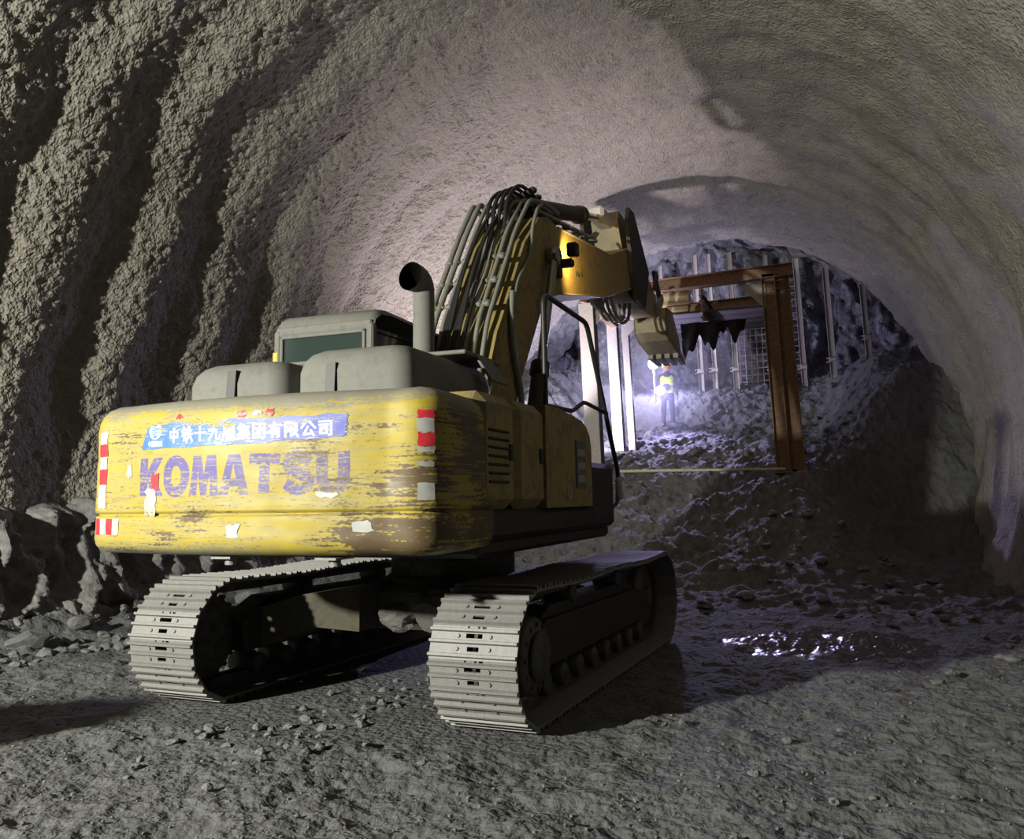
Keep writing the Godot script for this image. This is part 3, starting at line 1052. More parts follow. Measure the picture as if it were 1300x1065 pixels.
func fill_shape(buf: PackedFloat32Array, w: int, h: int, poly: Array, value: float) -> void:
	var lo := Vector2(1e9, 1e9)
	var hi := -lo
	for q in poly:
		lo = lo.min(q)
		hi = hi.max(q)
	for y in range(maxi(0, int(lo.y)), mini(h, int(hi.y) + 2)):
		var xs := []
		for i in poly.size():
			var a: Vector2 = poly[i]
			var c: Vector2 = poly[(i + 1) % poly.size()]
			var yy := y + 0.5
			if (a.y <= yy) != (c.y <= yy):
				xs.append(a.x + (yy - a.y) / (c.y - a.y) * (c.x - a.x))
		xs.sort()
		for k in range(0, xs.size() - 1, 2):
			for x in range(maxi(0, int(xs[k])), mini(w, int(xs[k + 1]) + 1)):
				buf[y * w + x] = value

func stroke(buf: PackedFloat32Array, w: int, h: int, p: Array, thick: float, value := 1.0) -> void:
	for i in p.size() - 1:
		var a: Vector2 = p[i]
		var c: Vector2 = p[i + 1]
		var d := (c - a).normalized() * thick * 0.5
		var n := Vector2(-d.y, d.x)
		fill_shape(buf, w, h, [a - d * 0.8 + n, c + d * 0.8 + n, c + d * 0.8 - n, a - d * 0.8 - n], value)

func letters(buf: PackedFloat32Array, w: int, h: int, box: Rect2, text: String) -> void:
	# heavy block capitals, each in a unit cell
	var advance := box.size.x / text.length()
	for i in text.length():
		var o := box.position + Vector2(advance * i, 0)
		var k := Vector2(advance * 0.94, box.size.y)
		var shapes := []
		var holes := []
		match text[i]:
			"K": shapes = [[0.0, 0.0, 0.34, 0.0, 0.34, 0.36, 0.62, 0.0, 1.02, 0.0, 0.62, 0.46, 1.06, 1.0, 0.64, 1.0, 0.34, 0.62, 0.34, 1.0, 0.0, 1.0]]
			"M": shapes = [[0.0, 1.0, 0.12, 0.0, 0.42, 0.0, 0.52, 0.5, 0.64, 0.0, 0.96, 0.0, 1.08, 1.0, 0.80, 1.0, 0.76, 0.42, 0.62, 1.0, 0.44, 1.0, 0.31, 0.42, 0.27, 1.0]]
			"A": shapes = [[0.02, 1.0, 0.36, 0.0, 0.74, 0.0, 1.06, 1.0, 0.74, 1.0, 0.68, 0.80, 0.40, 0.80, 0.34, 1.0]]; holes = [[0.45, 0.60, 0.63, 0.60, 0.54, 0.28]]
			"T": shapes = [[0.0, 0.0, 1.0, 0.0, 1.0, 0.26, 0.67, 0.26, 0.67, 1.0, 0.33, 1.0, 0.33, 0.26, 0.0, 0.26]]
			"U": shapes = [[0.0, 0.0, 0.34, 0.0, 0.34, 0.66, 0.42, 0.76, 0.56, 0.76, 0.64, 0.66, 0.64, 0.0, 0.98, 0.0, 0.98, 0.74, 0.80, 0.98, 0.5, 1.03, 0.18, 0.98, 0.0, 0.74]]
			"O":
				var ring := []
				var hole := []
				for q in 28:
					var a := TAU * q / 28.0
					ring.append_array([0.5 + 0.53 * cos(a), 0.5 + 0.54 * sin(a)])
					hole.append_array([0.5 + 0.19 * cos(a), 0.5 + 0.27 * sin(a)])
				shapes = [ring]
				holes = [hole]
			"S":
				var line := []
				for q in 15:
					var a := -0.5 + (q / 14.0) * -3.9
					line.append(o + Vector2(0.5 + 0.32 * cos(a), 0.27 + 0.17 * sin(a)) * k)
				for q in 15:
					var a := -1.35 + (q / 14.0) * 3.9
					line.append(o + Vector2(0.5 + 0.34 * cos(a), 0.71 + 0.18 * sin(a)) * k)
				stroke(buf, w, h, line, k.y * 0.27)
		for s in [[shapes, 1.0], [holes, 0.0]]:
			for q in s[0]:
				var poly := []
				for j in range(0, q.size(), 2):
					poly.append(o + Vector2(q[j], q[j + 1]) * k)
				fill_shape(buf, w, h, poly, s[1])

func counterweight_picture(total: float) -> Image:
	# paint, rust scrapes, dust and lettering of the counterweight: u along its outline, v downwards
	var w := 1792
	var h := 400
	var ink := PackedFloat32Array()
	ink.resize(w * h)
	var px := w / total
	var py := h / (WEIGHT_TOP - WEIGHT_LOW)
	var u0 := run_at(-0.72) * px
	var u1 := run_at(0.80) * px
	letters(ink, w, h, Rect2(u0, (WEIGHT_TOP - 1.755) * py, u1 - u0, 0.235 * py), "KOMATSU")
	var data := PackedByteArray()
	data.resize(w * h * 3)
	var yellow := Color(0.380, 0.293, 0.030)
	var pale := Color(0.304, 0.266, 0.114)
	var brown := Color(0.110, 0.076, 0.038)
	var dust := Color(0.205, 0.201, 0.171)
	var blue := Color(0.106, 0.084, 0.274)
	var n := 0
	for y in h:
		var hm := WEIGHT_TOP - y / py
		for x in w:
			var sm := x / px
			var streak := rough_noise.get_noise_2d(sm * 2.2, hm * 34.0)
			var big := rough_noise.get_noise_2d(sm * 1.1 + 5.0, hm * 2.6)
			var fine := rough_noise.get_noise_2d(sm * 24.0, hm * 50.0)
			var c := yellow.lerp(pale, clampf(0.35 + 0.9 * streak + 0.5 * big, 0.0, 0.85))
			# bare, browned steel: scrapes along the length, more to the right and along the foot
			var right := smoothstep(run_at_right - 0.55, run_at_right + 0.1, sm)
			var low := smoothstep(1.42, 1.28, hm) * smoothstep(run_at_right - 1.6, run_at_right, sm)
			var wear := 1.0 * streak + 1.35 * big + 0.6 * fine - 0.66 + 0.95 * right + 0.55 * low
			var letter := ink[y * w + x]
			if letter > 0.5 and streak + 0.6 * fine + 0.5 * big < 0.32:
				c = blue.lerp(pale, clampf(0.10 + 0.5 * fine + 0.35 * big, 0.0, 0.6))
				wear -= 0.35
			c = c.lerp(brown, smoothstep(0.0, 0.35, wear))
			# long pale drag marks across the lettering
			if rough_noise.get_noise_2d(sm * 0.9 + 60.0, hm * 60.0) > 0.30 and hm < 1.8 and hm > 1.45:
				c = c.lerp(pale, 0.6)
			# dried drips and grime lines
			if absf(rough_noise.get_noise_2d(sm * 1.3 + 20.0, hm * 22.0)) < 0.02 and big > -0.2:
				c = c.lerp(brown, 0.7)
			# settled dust on the shoulder, its edge broken
			var cover := smoothstep(1.985, 2.06, hm + 0.06 * big + 0.05 * fine + 0.04 * streak)
			cover = maxf(cover, smoothstep(1.235, 1.205, hm + 0.06 * fine + 0.05 * big) * smoothstep(run_at_right - 0.7, run_at_right - 1.4, sm) * 0.8)
			c = c.lerp(dust, cover * 0.92)
			c = c.linear_to_srgb()
			data[n] = int(c.r * 255.0)
			data[n + 1] = int(c.g * 255.0)
			data[n + 2] = int(c.b * 255.0)
			n += 3
	return Image.create_from_data(w, h, false, Image.FORMAT_RGB8, data)

var run_at_right := 2.9

const GLYPHS := {
	"zhong": [[20, 28, 80, 28, 80, 62, 20, 62, 20, 28], [50, 5, 50, 97]],
	"tie": [[26, 4, 8, 30], [22, 17, 44, 17], [12, 38, 42, 38], [10, 56, 44, 56], [26, 38, 26, 88, 44, 76], [62, 6, 54, 32], [58, 24, 92, 24], [50, 48, 98, 48], [74, 3, 74, 48, 50, 96], [74, 50, 98, 96]],
	"shi": [[6, 45, 94, 45], [50, 4, 50, 97]],
	"jiu": [[8, 32, 66, 32, 66, 82, 74, 90, 94, 90, 94, 70], [42, 5, 40, 45, 10, 95]],
	"ju": [[16, 8, 88, 8, 88, 30, 16, 30], [16, 8, 16, 60, 5, 95], [30, 48, 92, 48, 90, 92, 78, 95], [36, 62, 68, 62, 68, 84, 36, 84, 36, 62]],
	"ji": [[30, 3, 8, 30], [22, 20, 22, 60], [22, 22, 88, 22], [22, 34, 85, 34], [22, 46, 85, 46], [22, 58, 92, 58], [55, 12, 55, 58], [5, 71, 95, 71], [50, 60, 50, 98], [48, 72, 10, 96], [52, 72, 90, 96]],
	"tuan": [[10, 8, 90, 8, 90, 92, 10, 92, 10, 8], [25, 36, 75, 36], [58, 20, 58, 76, 46, 78], [56, 38, 28, 70]],
	"you": [[8, 22, 92, 22], [46, 3, 30, 45, 8, 66], [35, 42, 80, 42, 80, 92, 68, 94], [35, 42, 35, 95], [35, 58, 80, 58], [35, 73, 80, 73]],
	"xian": [[10, 8, 10, 96], [10, 8, 36, 8, 22, 35, 36, 58, 20, 66], [48, 8, 86, 8, 86, 48, 48, 48], [48, 8, 48, 92, 66, 80], [48, 28, 86, 28], [60, 50, 96, 96], [92, 56, 70, 72]],
	"gong": [[38, 8, 8, 45], [60, 8, 95, 45], [50, 40, 22, 86, 78, 80], [68, 62, 88, 94]],
	"si": [[10, 10, 88, 10, 88, 90, 74, 95], [10, 30, 68, 30], [18, 50, 60, 50, 60, 82, 18, 82, 18, 50]],
	"guo": [[8, 6, 92, 6, 92, 94, 8, 94, 8, 6], [25, 28, 75, 28], [28, 50, 72, 50], [22, 76, 78, 76], [50, 28, 50, 76]],
	"jian": [[5, 20, 28, 20, 12, 48, 30, 48, 8, 92], [12, 70, 40, 90, 96, 92], [40, 18, 85, 18, 85, 42, 40, 42], [34, 30, 94, 30], [40, 55, 85, 55], [34, 70, 92, 70], [62, 5, 62, 84]],
}

func glyph(buf: PackedFloat32Array, w: int, h: int, called: String, o: Vector2, size: Vector2, thick: float) -> void:
	for s in GLYPHS[called]:
		var line := []
		for j in range(0, s.size(), 2):
			line.append(o + Vector2(s[j], s[j + 1]) * 0.01 * size)
		stroke(buf, w, h, line, thick)

func banner_picture() -> Image:
	var w := 1024
	var h := 136
	var ink := PackedFloat32Array()
	ink.resize(w * h)
	var names := ["zhong", "tie", "shi", "jiu", "ju", "ji", "tuan", "you", "xian", "gong", "si"]
	for i in names.size():
		glyph(ink, w, h, names[i], Vector2(168 + i * 73.0, 36), Vector2(64, 66), 9.5)
	# round emblem: a lined globe
	var c := Vector2(88, 46)
	for r in [34.0]:
		var ring := []
		for k in 33:
			var a := TAU * k / 32.0
			ring.append(c + Vector2(cos(a), sin(a)) * r)
		stroke(ink, w, h, ring, 6.0)
	for y in [-18.0, -9.0, 0.0, 9.0, 18.0]:
		var half := sqrt(34.0 * 34.0 - y * y)
		stroke(ink, w, h, [c + Vector2(-half, y), c + Vector2(half, y)], 4.0)
	for k in [-0.45, 0.45]:
		var arc := []
		for j in 13:
			var a := -PI * 0.5 + PI * j / 12.0
			arc.append(c + Vector2(34.0 * k * cos(a) * 1.4, 34.0 * sin(a)))
		stroke(ink, w, h, arc, 4.0)
	var small := ["zhong", "guo", "tie", "jian"]
	for i in 4:
		glyph(ink, w, h, small[i], Vector2(46 + i * 22.0, 90), Vector2(20, 24), 4.0)
	var im := Image.create(w, h, false, Image.FORMAT_RGBA8)
	var blue := Color(0.05, 0.16, 0.55)
	var violet := Color(0.10, 0.13, 0.46)
	var white := Color(0.58, 0.59, 0.60)
	var worn := Color(0.42, 0.40, 0.26)
	for y in h:
		for x in w:
			var big := rough_noise.get_noise_2d(x * 0.006 + 3.0, y * 0.03)
			var streak := rough_noise.get_noise_2d(x * 0.012, y * 0.13 + 7.0)
			var fine := rough_noise.get_noise_2d(x * 0.05, y * 0.09)
			var col := blue.lerp(violet, smoothstep(300.0, 700.0, x))
			var scuff := 0.9 * streak + 0.8 * big + 0.35 * fine
			# the middle third is rubbed through along its upper half
			scuff += 0.55 * smoothstep(130.0, 220.0, x) * smoothstep(620.0, 420.0, x) * smoothstep(70.0, 20.0, y)
			scuff += 0.25 * smoothstep(400.0, 450.0, x) * smoothstep(560.0, 500.0, x)
			var alpha := 1.0
			if ink[y * w + x] > 0.5 and scuff < 0.45:
				col = white
			elif scuff > 0.30:
				col = col.lerp(worn, clampf((scuff - 0.30) * 3.0, 0.0, 0.9))
			# cut and torn edges
			if x < 60.0 * y / h * 0.0 + (1.0 - y / float(h)) * 58.0 - 4.0:
				alpha = 0.0
			if y < 14.0 + 10.0 * big + smoothstep(180.0, 140.0, x) * 6.0 or y > h - 12.0 - smoothstep(500.0, 900.0, x) * 16.0 + 8.0 * big:
				alpha = 0.0
			if x > w - 6 + 12.0 * fine or (x > w - 40 and y > h - 46 and x - (w - 40) + (y - (h - 46)) > 34):
				alpha = 0.0
			if scuff > 0.62 and y < 60:
				alpha = 0.0
			col.a = 1.0
			col = col.linear_to_srgb()
			col.a = alpha
			im.set_pixel(x, y, col)
	return im

func build_cab() -> void:
	var dusty: Material = materials["dusty_panel"]
	var dark: Material = materials["dark_paint"]
	var cab := Node3D.new()
	cab.name = "cab"
	machine.add_child(cab)
	cab.set_meta("label", "dusty grey operator cab with a wide rear window")
	var w0 := -1.26
	var w1 := -0.26
	var l0 := -1.02
	var l1 := 0.72
	# roof, rounded towards the rear
	var st := start()
	st.set_smooth_group(0)
	var prof := [Vector2(l1, 2.98), Vector2(l1, 3.05), Vector2(l1 - 0.08, 3.10), Vector2(l0 + 0.30, 3.13), Vector2(l0 + 0.14, 3.11), Vector2(l0 + 0.05, 3.06), Vector2(l0 + 0.01, 2.98), Vector2(l0, 2.93)]
	for i in prof.size() - 1:
		face(st, [at(w0 + 0.05, prof[i].x, prof[i].y), at(w1 - 0.05, prof[i].x, prof[i].y), at(w1 - 0.05, prof[i + 1].x, prof[i + 1].y), at(w0 + 0.05, prof[i + 1].x, prof[i + 1].y)], at(0, (prof[i].x + prof[i + 1].x) * 0.5 + 0.15, (prof[i].y + prof[i + 1].y) * 0.5 - 2.6))
		for s in [[w0, w0 + 0.05], [w1, w1 - 0.05]]:
			face(st, [at(s[0], prof[i].x * 0.99, prof[i].y - 0.05), at(s[1], prof[i].x, prof[i].y), at(s[1], prof[i + 1].x, prof[i + 1].y), at(s[0], prof[i + 1].x * 0.99, prof[i + 1].y - 0.05)], at(signf(s[0] - s[1]), 0, 0.6))
	st.set_smooth_group(-1)
	face(st, [at(w0, l0, 2.9), at(w1, l0, 2.9), at(w1, l1, 2.93), at(w0, l1, 2.93)], Vector3.DOWN)
	part(cab, "roof", st, dusty)
	# posts
	for q in [[w0, l0], [w1 - 0.07, l0], [w0, l1 - 0.08], [w1 - 0.07, l1 - 0.08], [w0, -0.2], [w1 - 0.06, -0.2]]:
		st = start()
		box_at(st, at(q[0], q[1], 1.22), at(q[0] + 0.07, q[1] + 0.08, 2.97), 0.015)
		part(cab, "post", st, dusty if q[1] < -0.5 else dark)
	# rear panel below and around the window
	st = start()
	box_at(st, at(w0 + 0.02, l0 + 0.005, 1.22), at(w1 - 0.02, l0 + 0.045, 2.66), 0.01)
	box_at(st, at(w0 + 0.02, l0 + 0.005, 2.91), at(w1 - 0.02, l0 + 0.045, 3.0), 0.01)
	part(cab, "rear_panel", st, dusty)
	st = start()
	box_at(st, at(w0 + 0.06, l0 + 0.015, 2.655), at(w1 - 0.06, l0 + 0.022, 2.915))
	part(cab, "rear_window", st, materials["cab_glass"])
	st = start()
	for q in [[w0 + 0.07, w1 - 0.07, 2.65, 2.68], [w0 + 0.07, w1 - 0.07, 2.89, 2.92]]:
		box_at(st, at(q[0], l0 - 0.008, q[2]), at(q[1], l0 + 0.02, q[3]), 0.006)
	for q in [w0 + 0.07, w1 - 0.10]:
		box_at(st, at(q, l0 - 0.008, 2.65), at(q + 0.03, l0 + 0.02, 2.92), 0.006)
	part(cab, "window_frame", st, dusty)
	# worn yellow edge on the corner post
	st = start()
	box_at(st, at(w0 - 0.004, l0 - 0.004, 2.3), at(w0 + 0.045, l0 + 0.03, 2.78), 0.004)
	part(cab, "corner_strip", st, plain("corner_yellow", Color(0.55, 0.42, 0.05), 0.6))
	for s in [w0, w1]:
		st = start()
		box_at(st, at(s - 0.012 if s < -1.0 else s - 0.03, l0 + 0.06, 1.22), at(s + 0.03 if s < -1.0 else s + 0.012, l1 - 0.05, 2.1), 0.01)
		part(cab, "side_panel", st, dark)
		st = start()
		var x: float = s + 0.03 if s < -1.0 else s - 0.03
		box_at(st, at(x - 0.003, l0 + 0.08, 2.1), at(x + 0.003, l1 - 0.08, 2.94))
		part(cab, "side_window", st, materials["cab_glass"])
	st = start()
	box_at(st, at(w0 + 0.07, l1 - 0.05, 1.5), at(w1 - 0.07, l1 - 0.043, 2.94))
	part(cab, "front_window", st, materials["cab_glass"])
	st = start()
	box_at(st, at(-0.98, -0.75, 1.3), at(-0.5, -0.15, 1.7), 0.06)
	cbox(st, Transform3D(Basis(Vector3.RIGHT, -0.18), at(-0.74, -0.72, 2.1)), Vector3(0.46, 0.75, 0.12), 0.05)
	cbox(st, Transform3D(Basis(Vector3.RIGHT, -0.18), at(-0.74, -0.80, 2.58)), Vector3(0.26, 0.18, 0.09), 0.04)
	part(cab, "operator_seat", st, materials["rubber"])

func build_boom() -> void:
	var dark: Material = materials["dark_paint"]
	var yellow: Material = materials["boom_yellow"]
	# boom: a box girder with a knee
	var outline := [Vector2(0.05, 1.85), Vector2(0.12, 2.45), Vector2(0.42, 3.10), Vector2(1.22, 4.22), Vector2(1.62, 4.62), Vector2(1.95, 4.72), Vector2(2.3, 4.70), Vector2(4.8, 5.02), Vector2(6.1, 5.48), Vector2(6.38, 5.46), Vector2(6.45, 5.22), Vector2(6.1, 4.80), Vector2(4.5, 4.32), Vector2(2.4, 3.90), Vector2(1.9, 3.74), Vector2(1.65, 3.55), Vector2(0.9, 2.6), Vector2(0.55, 1.85)]
	var st := start()
	var upper := [outline[6]] + outline.slice(7, 14)
	var lower := outline.slice(0, 7) + outline.slice(13)
	side_plate(st, upper, -0.33, 0.33)
	var boom := part(machine, "boom", st, yellow, "grimy yellow boom beyond its sharp knee")
	st = start()
	side_plate(st, lower, -0.33, 0.33)
	part(boom, "boom_foot", st, materials["grimy_yellow"], "lower length of the boom")
	st = start()
	for s in [-1.0, 1.0]:
		for q in [[Vector2(2.4, 3.90), Vector2(4.5, 4.32)], [Vector2(4.5, 4.32), Vector2(6.1, 4.80)], [Vector2(2.3, 4.70), Vector2(4.8, 5.02)]]:
			var a := at(s * 0.335, q[0].x, q[0].y)
			var c := at(s * 0.335, q[1].x, q[1].y)
			tube(st, [a, c], [0.014], 6)
	part(boom, "weld_seam", st, materials["grey_steel"])
	st = start()
	disc(st, at(-0.4, 6.22, 5.2), at(0.4, 6.22, 5.2), 0.12, 20, 0.01)
	part(boom, "pivot_pin", st, materials["grey_steel"])
	for q in [[3.05, 4.32], [3.14, 4.33], [3.28, 4.36]]:
		st = start()
		cbox(st, Transform3D(Basis(), at(0.337, q[0], q[1])), Vector3(0.012, 0.05, 0.03), 0.004)
		part(boom, "grease_point", st, dark)
	# boom cylinders on both sides
	for s in [-1.0, 1.0]:
		st = start()
		tube(st, [at(s * 0.43, 0.75, 1.55), at(s * 0.43, 1.28, 2.85)], [0.085], 16)
		disc(st, at(s * 0.43, 1.24, 2.75), at(s * 0.43, 1.30, 2.9), 0.105, 16, 0.01)
		var cyl := part(machine, "boom_cylinder", st, dark)
		st = start()
		tube(st, [at(s * 0.43, 1.28, 2.85), at(s * 0.43, 1.86, 4.22)], [0.048], 12)
		disc(st, at(s * 0.36, 1.86, 4.22), at(s * 0.49, 1.86, 4.22), 0.1, 16, 0.01)
		part(cyl, "piston_rod", st, plain("rod_steel", Color(0.30, 0.29, 0.28), 0.25, 0.8))
	# arm cylinder lying on the boom
	st = start()
	tube(st, [at(0, 2.0, 4.92), at(0, 4.4, 5.56)], [0.11], 18)
	disc(st, at(0, 4.3, 5.53), at(0, 4.48, 5.58), 0.135, 18, 0.01)
	side_plate(st, [Vector2(1.8, 4.68), Vector2(2.25, 4.68), Vector2(2.1, 5.04), Vector2(1.92, 5.04)], -0.13, 0.13)
	var ac := part(machine, "arm_cylinder", st, dark)
	st = start()
	tube(st, [at(0, 4.45, 5.57), at(0, 5.95, 5.96)], [0.06], 12)
	part(ac, "piston_rod", st, materials["rod_steel"])
	st = start()
	box_at(st, at(-0.14, 5.25, 5.78), at(0.14, 5.95, 5.98), 0.05)
	part(ac, "rod_guard", st, plain("pale_guard", Color(0.62, 0.60, 0.58), 0.55), "pale box-shaped guard over the rod")
	for q in [[0.17, 4.80], [0.23, 4.78], [-0.2, 4.8]]:
		st = start()
		tube(st, bent([at(q[0], 1.9, q[1] + 0.02), at(q[0], 2.5, q[1] + 0.10), at(q[0], 4.3, q[1] + 0.36), at(q[0] * 0.6, 4.9, q[1] + 0.62)], 0.2), [0.024], 8)
		part(machine, "boom_top_pipe", st, materials["pipe_paint"])
	for k in 5:
		st = start()
		var l := 2.7 + k * 0.42
		cbox(st, Transform3D(Basis(), at(0.2, l, 4.84 + (l - 2.3) * 0.14)), Vector3(0.13, 0.06, 0.05), 0.012)
		part(machine, "pipe_clamp", st, materials["pipe_paint"])
	# arm, stretched out forward
	st = start()
	side_plate(st, [Vector2(5.82, 5.88), Vector2(5.92, 6.06), Vector2(6.2, 6.06), Vector2(6.9, 5.85), Vector2(8.6, 5.28), Vector2(8.85, 5.10), Vector2(8.8, 4.88), Vector2(8.55, 4.80), Vector2(7.2, 4.72), Vector2(6.5, 4.78), Vector2(6.25, 4.95), Vector2(6.2, 5.3)], -0.22, 0.22)
	var arm := part(machine, "arm", st, materials["dusty_yellow"], "grimy yellow digging arm stretched out towards the gantry")
	st = start()
	for s in [-1.0, 1.0]:
		side_plate(st, [Vector2(5.80, 5.86), Vector2(5.92, 6.10), Vector2(6.25, 6.10), Vector2(7.3, 5.35), Vector2(6.9, 4.62), Vector2(6.3, 4.66), Vector2(6.05, 5.05)], s * 0.34, s * 0.40)
	part(arm, "boss_plate", st, dark)
	st = start()
	tube(st, [at(0, 6.3, 6.10), at(0, 7.6, 5.86)], [0.075], 14)
	var bc := part(machine, "bucket_cylinder", st, dark)
	st = start()
	tube(st, [at(0, 7.6, 5.86), at(0, 8.5, 5.62)], [0.045], 12)
	part(bc, "piston_rod", st, plain("bright_rod", Color(0.6, 0.58, 0.56), 0.3, 0.5))
	for s in [-1.0, 1.0]:
		st = start()
		side_plate(st, [Vector2(8.42, 5.68), Vector2(8.60, 5.66), Vector2(9.1, 5.30), Vector2(9.0, 5.18), Vector2(8.5, 5.48)], s * 0.22, s * 0.27)
		side_plate(st, [Vector2(8.15, 5.28), Vector2(8.35, 5.26), Vector2(8.62, 5.62), Vector2(8.48, 5.68)], s * 0.27, s * 0.31)
		part(machine, "bucket_link", st, dark)
	# bucket, opened flat ahead of the arm
	st = start()
	var shell := [Vector2(8.62, 5.0), Vector2(8.42, 4.74), Vector2(8.45, 4.52), Vector2(8.75, 4.40), Vector2(9.5, 4.30), Vector2(10.02, 4.24)]
	var inside := [Vector2(10.02, 4.28), Vector2(9.5, 4.36), Vector2(8.8, 4.47), Vector2(8.52, 4.57), Vector2(8.50, 4.72), Vector2(8.70, 4.96)]
	side_plate(st, shell + inside, -0.16, 0.44)
	for s in [-0.16, 0.41]:
		side_plate(st, [Vector2(8.62, 5.0), Vector2(8.42, 4.74), Vector2(8.45, 4.52), Vector2(8.75, 4.40), Vector2(9.5, 4.30), Vector2(10.02, 4.24), Vector2(9.75, 4.62), Vector2(9.15, 5.02)], s, s + 0.03)
	for s in [-0.10, 0.26]:
		side_plate(st, [Vector2(8.5, 4.7), Vector2(9.1, 5.25), Vector2(9.0, 5.36), Vector2(8.5, 5.05)], s, s + 0.04)
	var bucket := part(machine, "bucket", st, materials["dusty_yellow"], "scuffed digging bucket opened flat ahead of the arm")
	for k in 4:
		st = start()
		var w := -0.11 + k * 0.167
		side_plate(st, [Vector2(9.6, 4.20), Vector2(10.46, 4.17), Vector2(10.46, 4.195), Vector2(10.1, 4.33), Vector2(9.9, 4.33), Vector2(9.6, 4.29)], w - 0.05, w + 0.05)
		part(bucket, "tooth", st, materials["grey_steel"])
	# hose loops where boom and arm meet
	for s in [-0.12, -0.03, 0.06, 0.15]:
		st = start()
		tube(st, bent([at(s, 5.4, 4.70), at(s, 5.7, 4.42 - s * 0.4), at(s, 6.2, 4.30 - s * 0.4), at(s, 6.7, 4.45), at(s, 6.8, 4.72)], 0.25, 6), [0.028], 8)
		part(machine, "hose_loop", st, materials["grey_steel"])
	# pipes climbing the back of the boom
	var ridge := [Vector2(0.02, 2.45), Vector2(0.32, 3.12), Vector2(1.12, 4.26), Vector2(1.5, 4.72), Vector2(1.95, 4.84)]
	var runs := [[-0.40, 0.03, 3, 0.030, 0.06], [-0.31, 0.03, 3, 0.030, 0.07], [-0.22, 0.02, 3, 0.024, 0.06], [-0.02, 0.06, 4, 0.026, 0.08], [0.06, 0.04, 4, 0.026, 0.06], [0.16, 0.03, 4, 0.024, 0.06], [0.25, 0.03, 4, 0.024, 0.05]]
	for q in runs:
		var w: float = q[0]
		var off: float = q[4]
		var line := []
		var last: int = q[2]
		line.append(at(w + 0.03, ridge[0].x + 0.02, ridge[0].y - 0.10))
		line.append(at(w, ridge[0].x - off + 0.05, ridge[0].y + off + q[1]))
		line.append(at(w, ridge[1].x - off, ridge[1].y + off))
		line.append(at(w, ridge[2].x - off, ridge[2].y + off))
		if last == 3:
			line.append(at(w, ridge[3].x - off * 0.6, ridge[3].y + off + 0.03))
			line.append(at(w, ridge[3].x + 0.16, ridge[3].y + off - 0.02))
		else:
			line.append(at(w + 0.03, ridge[3].x - off * 0.5, ridge[3].y + off + 0.02))
			line.append(at(w + 0.05, ridge[4].x, ridge[4].y + off))
			line.append(at(w + 0.05, ridge[4].x + 0.5, ridge[4].y + off + 0.03))
		st = start()
		tube(st, bent(line, 0.12), [q[3]], 10)
		part(machine, "hydraulic_pipe", st, materials["pipe_paint"])
	# clamps across the pipes, two of them bright yellow
	for q in [[0.30, -0.31], [0.55, -0.31], [0.80, -0.31], [0.30, 0.10], [0.55, 0.10], [0.82, 0.10]]:
		var c: Vector2 = ridge[1].lerp(ridge[2], q[0] - 0.12) + Vector2(-0.06, 0.06)
		for s in [-0.09, 0.0, 0.09]:
			st = start()
			cbox(st, Transform3D(Basis(Vector3.RIGHT, 0.62), at(q[1] + s, c.x, c.y)), Vector3(0.075, 0.05, 0.085), 0.014)
			var is_bright: bool = q[0] < 0.4 and q[1] < 0.0 and s < 0.05
			part(machine, "pipe_clamp", st, plain("clamp_yellow", Color(0.50, 0.45, 0.14), 0.6) if is_bright else materials["pipe_paint"])
	# rubber hoses slack between the pipe clusters
	for k in 7:
		st = start()
		var w := -0.16 + k * 0.035
		var sag := 0.05 + 0.03 * (k % 3)
		tube(st, bent([at(w, 0.18, 2.5), at(w - 0.02, 0.06 - sag * 0.4, 2.75), at(w, 0.18 - sag * 0.5, 3.05), at(w + 0.02, 0.55 - sag, 3.65 + sag), at(w, 1.05 - sag, 4.3 + sag * 0.5), at(w + 0.06, 1.5, 4.76 + sag), at(w + 0.1, 2.0, 4.86)], 0.25, 5), [0.016], 7)
		part(machine, "rubber_hose", st, materials["rubber"])
	# loops over the knee
	for k in 4:
		st = start()
		var w := -0.08 + k * 0.07
		tube(st, bent([at(w, 1.05, 4.28), at(w - 0.02, 1.18, 4.72), at(w, 1.55, 4.98 + 0.02 * k), at(w + 0.06, 2.05, 4.96), at(w + 0.1, 2.35, 4.80)], 0.3, 6), [0.022], 8)
		part(machine, "rubber_hose", st, materials["rubber"])
	# one hose dropping down the flank
	st = start()
	tube(st, bent([at(0.35, 0.70, 3.55), at(0.36, 0.62, 3.30), at(0.37, 0.66, 2.9), at(0.37, 0.85, 2.55), at(0.36, 0.9, 2.2)], 0.3, 6), [0.032], 10)
	part(machine, "rubber_hose", st, materials["pipe_paint"])
	st = start()
	tube(st, bent([at(0.28, 1.92, 4.90), at(0.36, 1.5, 4.68), at(0.36, 1.32, 4.42), at(0.36, 1.22, 4.05), at(0.35, 0.86, 3.72), at(0.35, 0.74, 3.5)], 0.12, 5), [0.022], 8)
	part(machine, "hydraulic_pipe", st, materials["pipe_paint"])
	# loose cable on the far side
	st = start()
	tube(st, bent([at(-0.5, 0.35, 2.5), at(-0.5, 0.32, 3.05), at(-0.52, 0.38, 3.2), at(-0.46, 1.25, 3.95), at(-0.40, 1.6, 4.5)], 0.15, 5), [0.018], 7)
	part(machine, "hydraulic_pipe", st, materials["rubber"])
	# fittings crowded on top of the knee
	for q in [[-0.1, 1.95, 5.06], [0.08, 2.25, 5.05], [0.16, 1.75, 4.97], [-0.02, 2.6, 5.12]]:
		st = start()
		cbox(st, Transform3D(Basis(Vector3.UP, q[0] * 9.0) * Basis(Vector3.RIGHT, -0.3), at(q[0], q[1], q[2])), Vector3(0.09, 0.07, 0.22), 0.02)
		part(machine, "hose_fitting", st, materials["rubber"])
	# boom work lamp on the right flank, shining forward along it
	var lamp := Node3D.new()
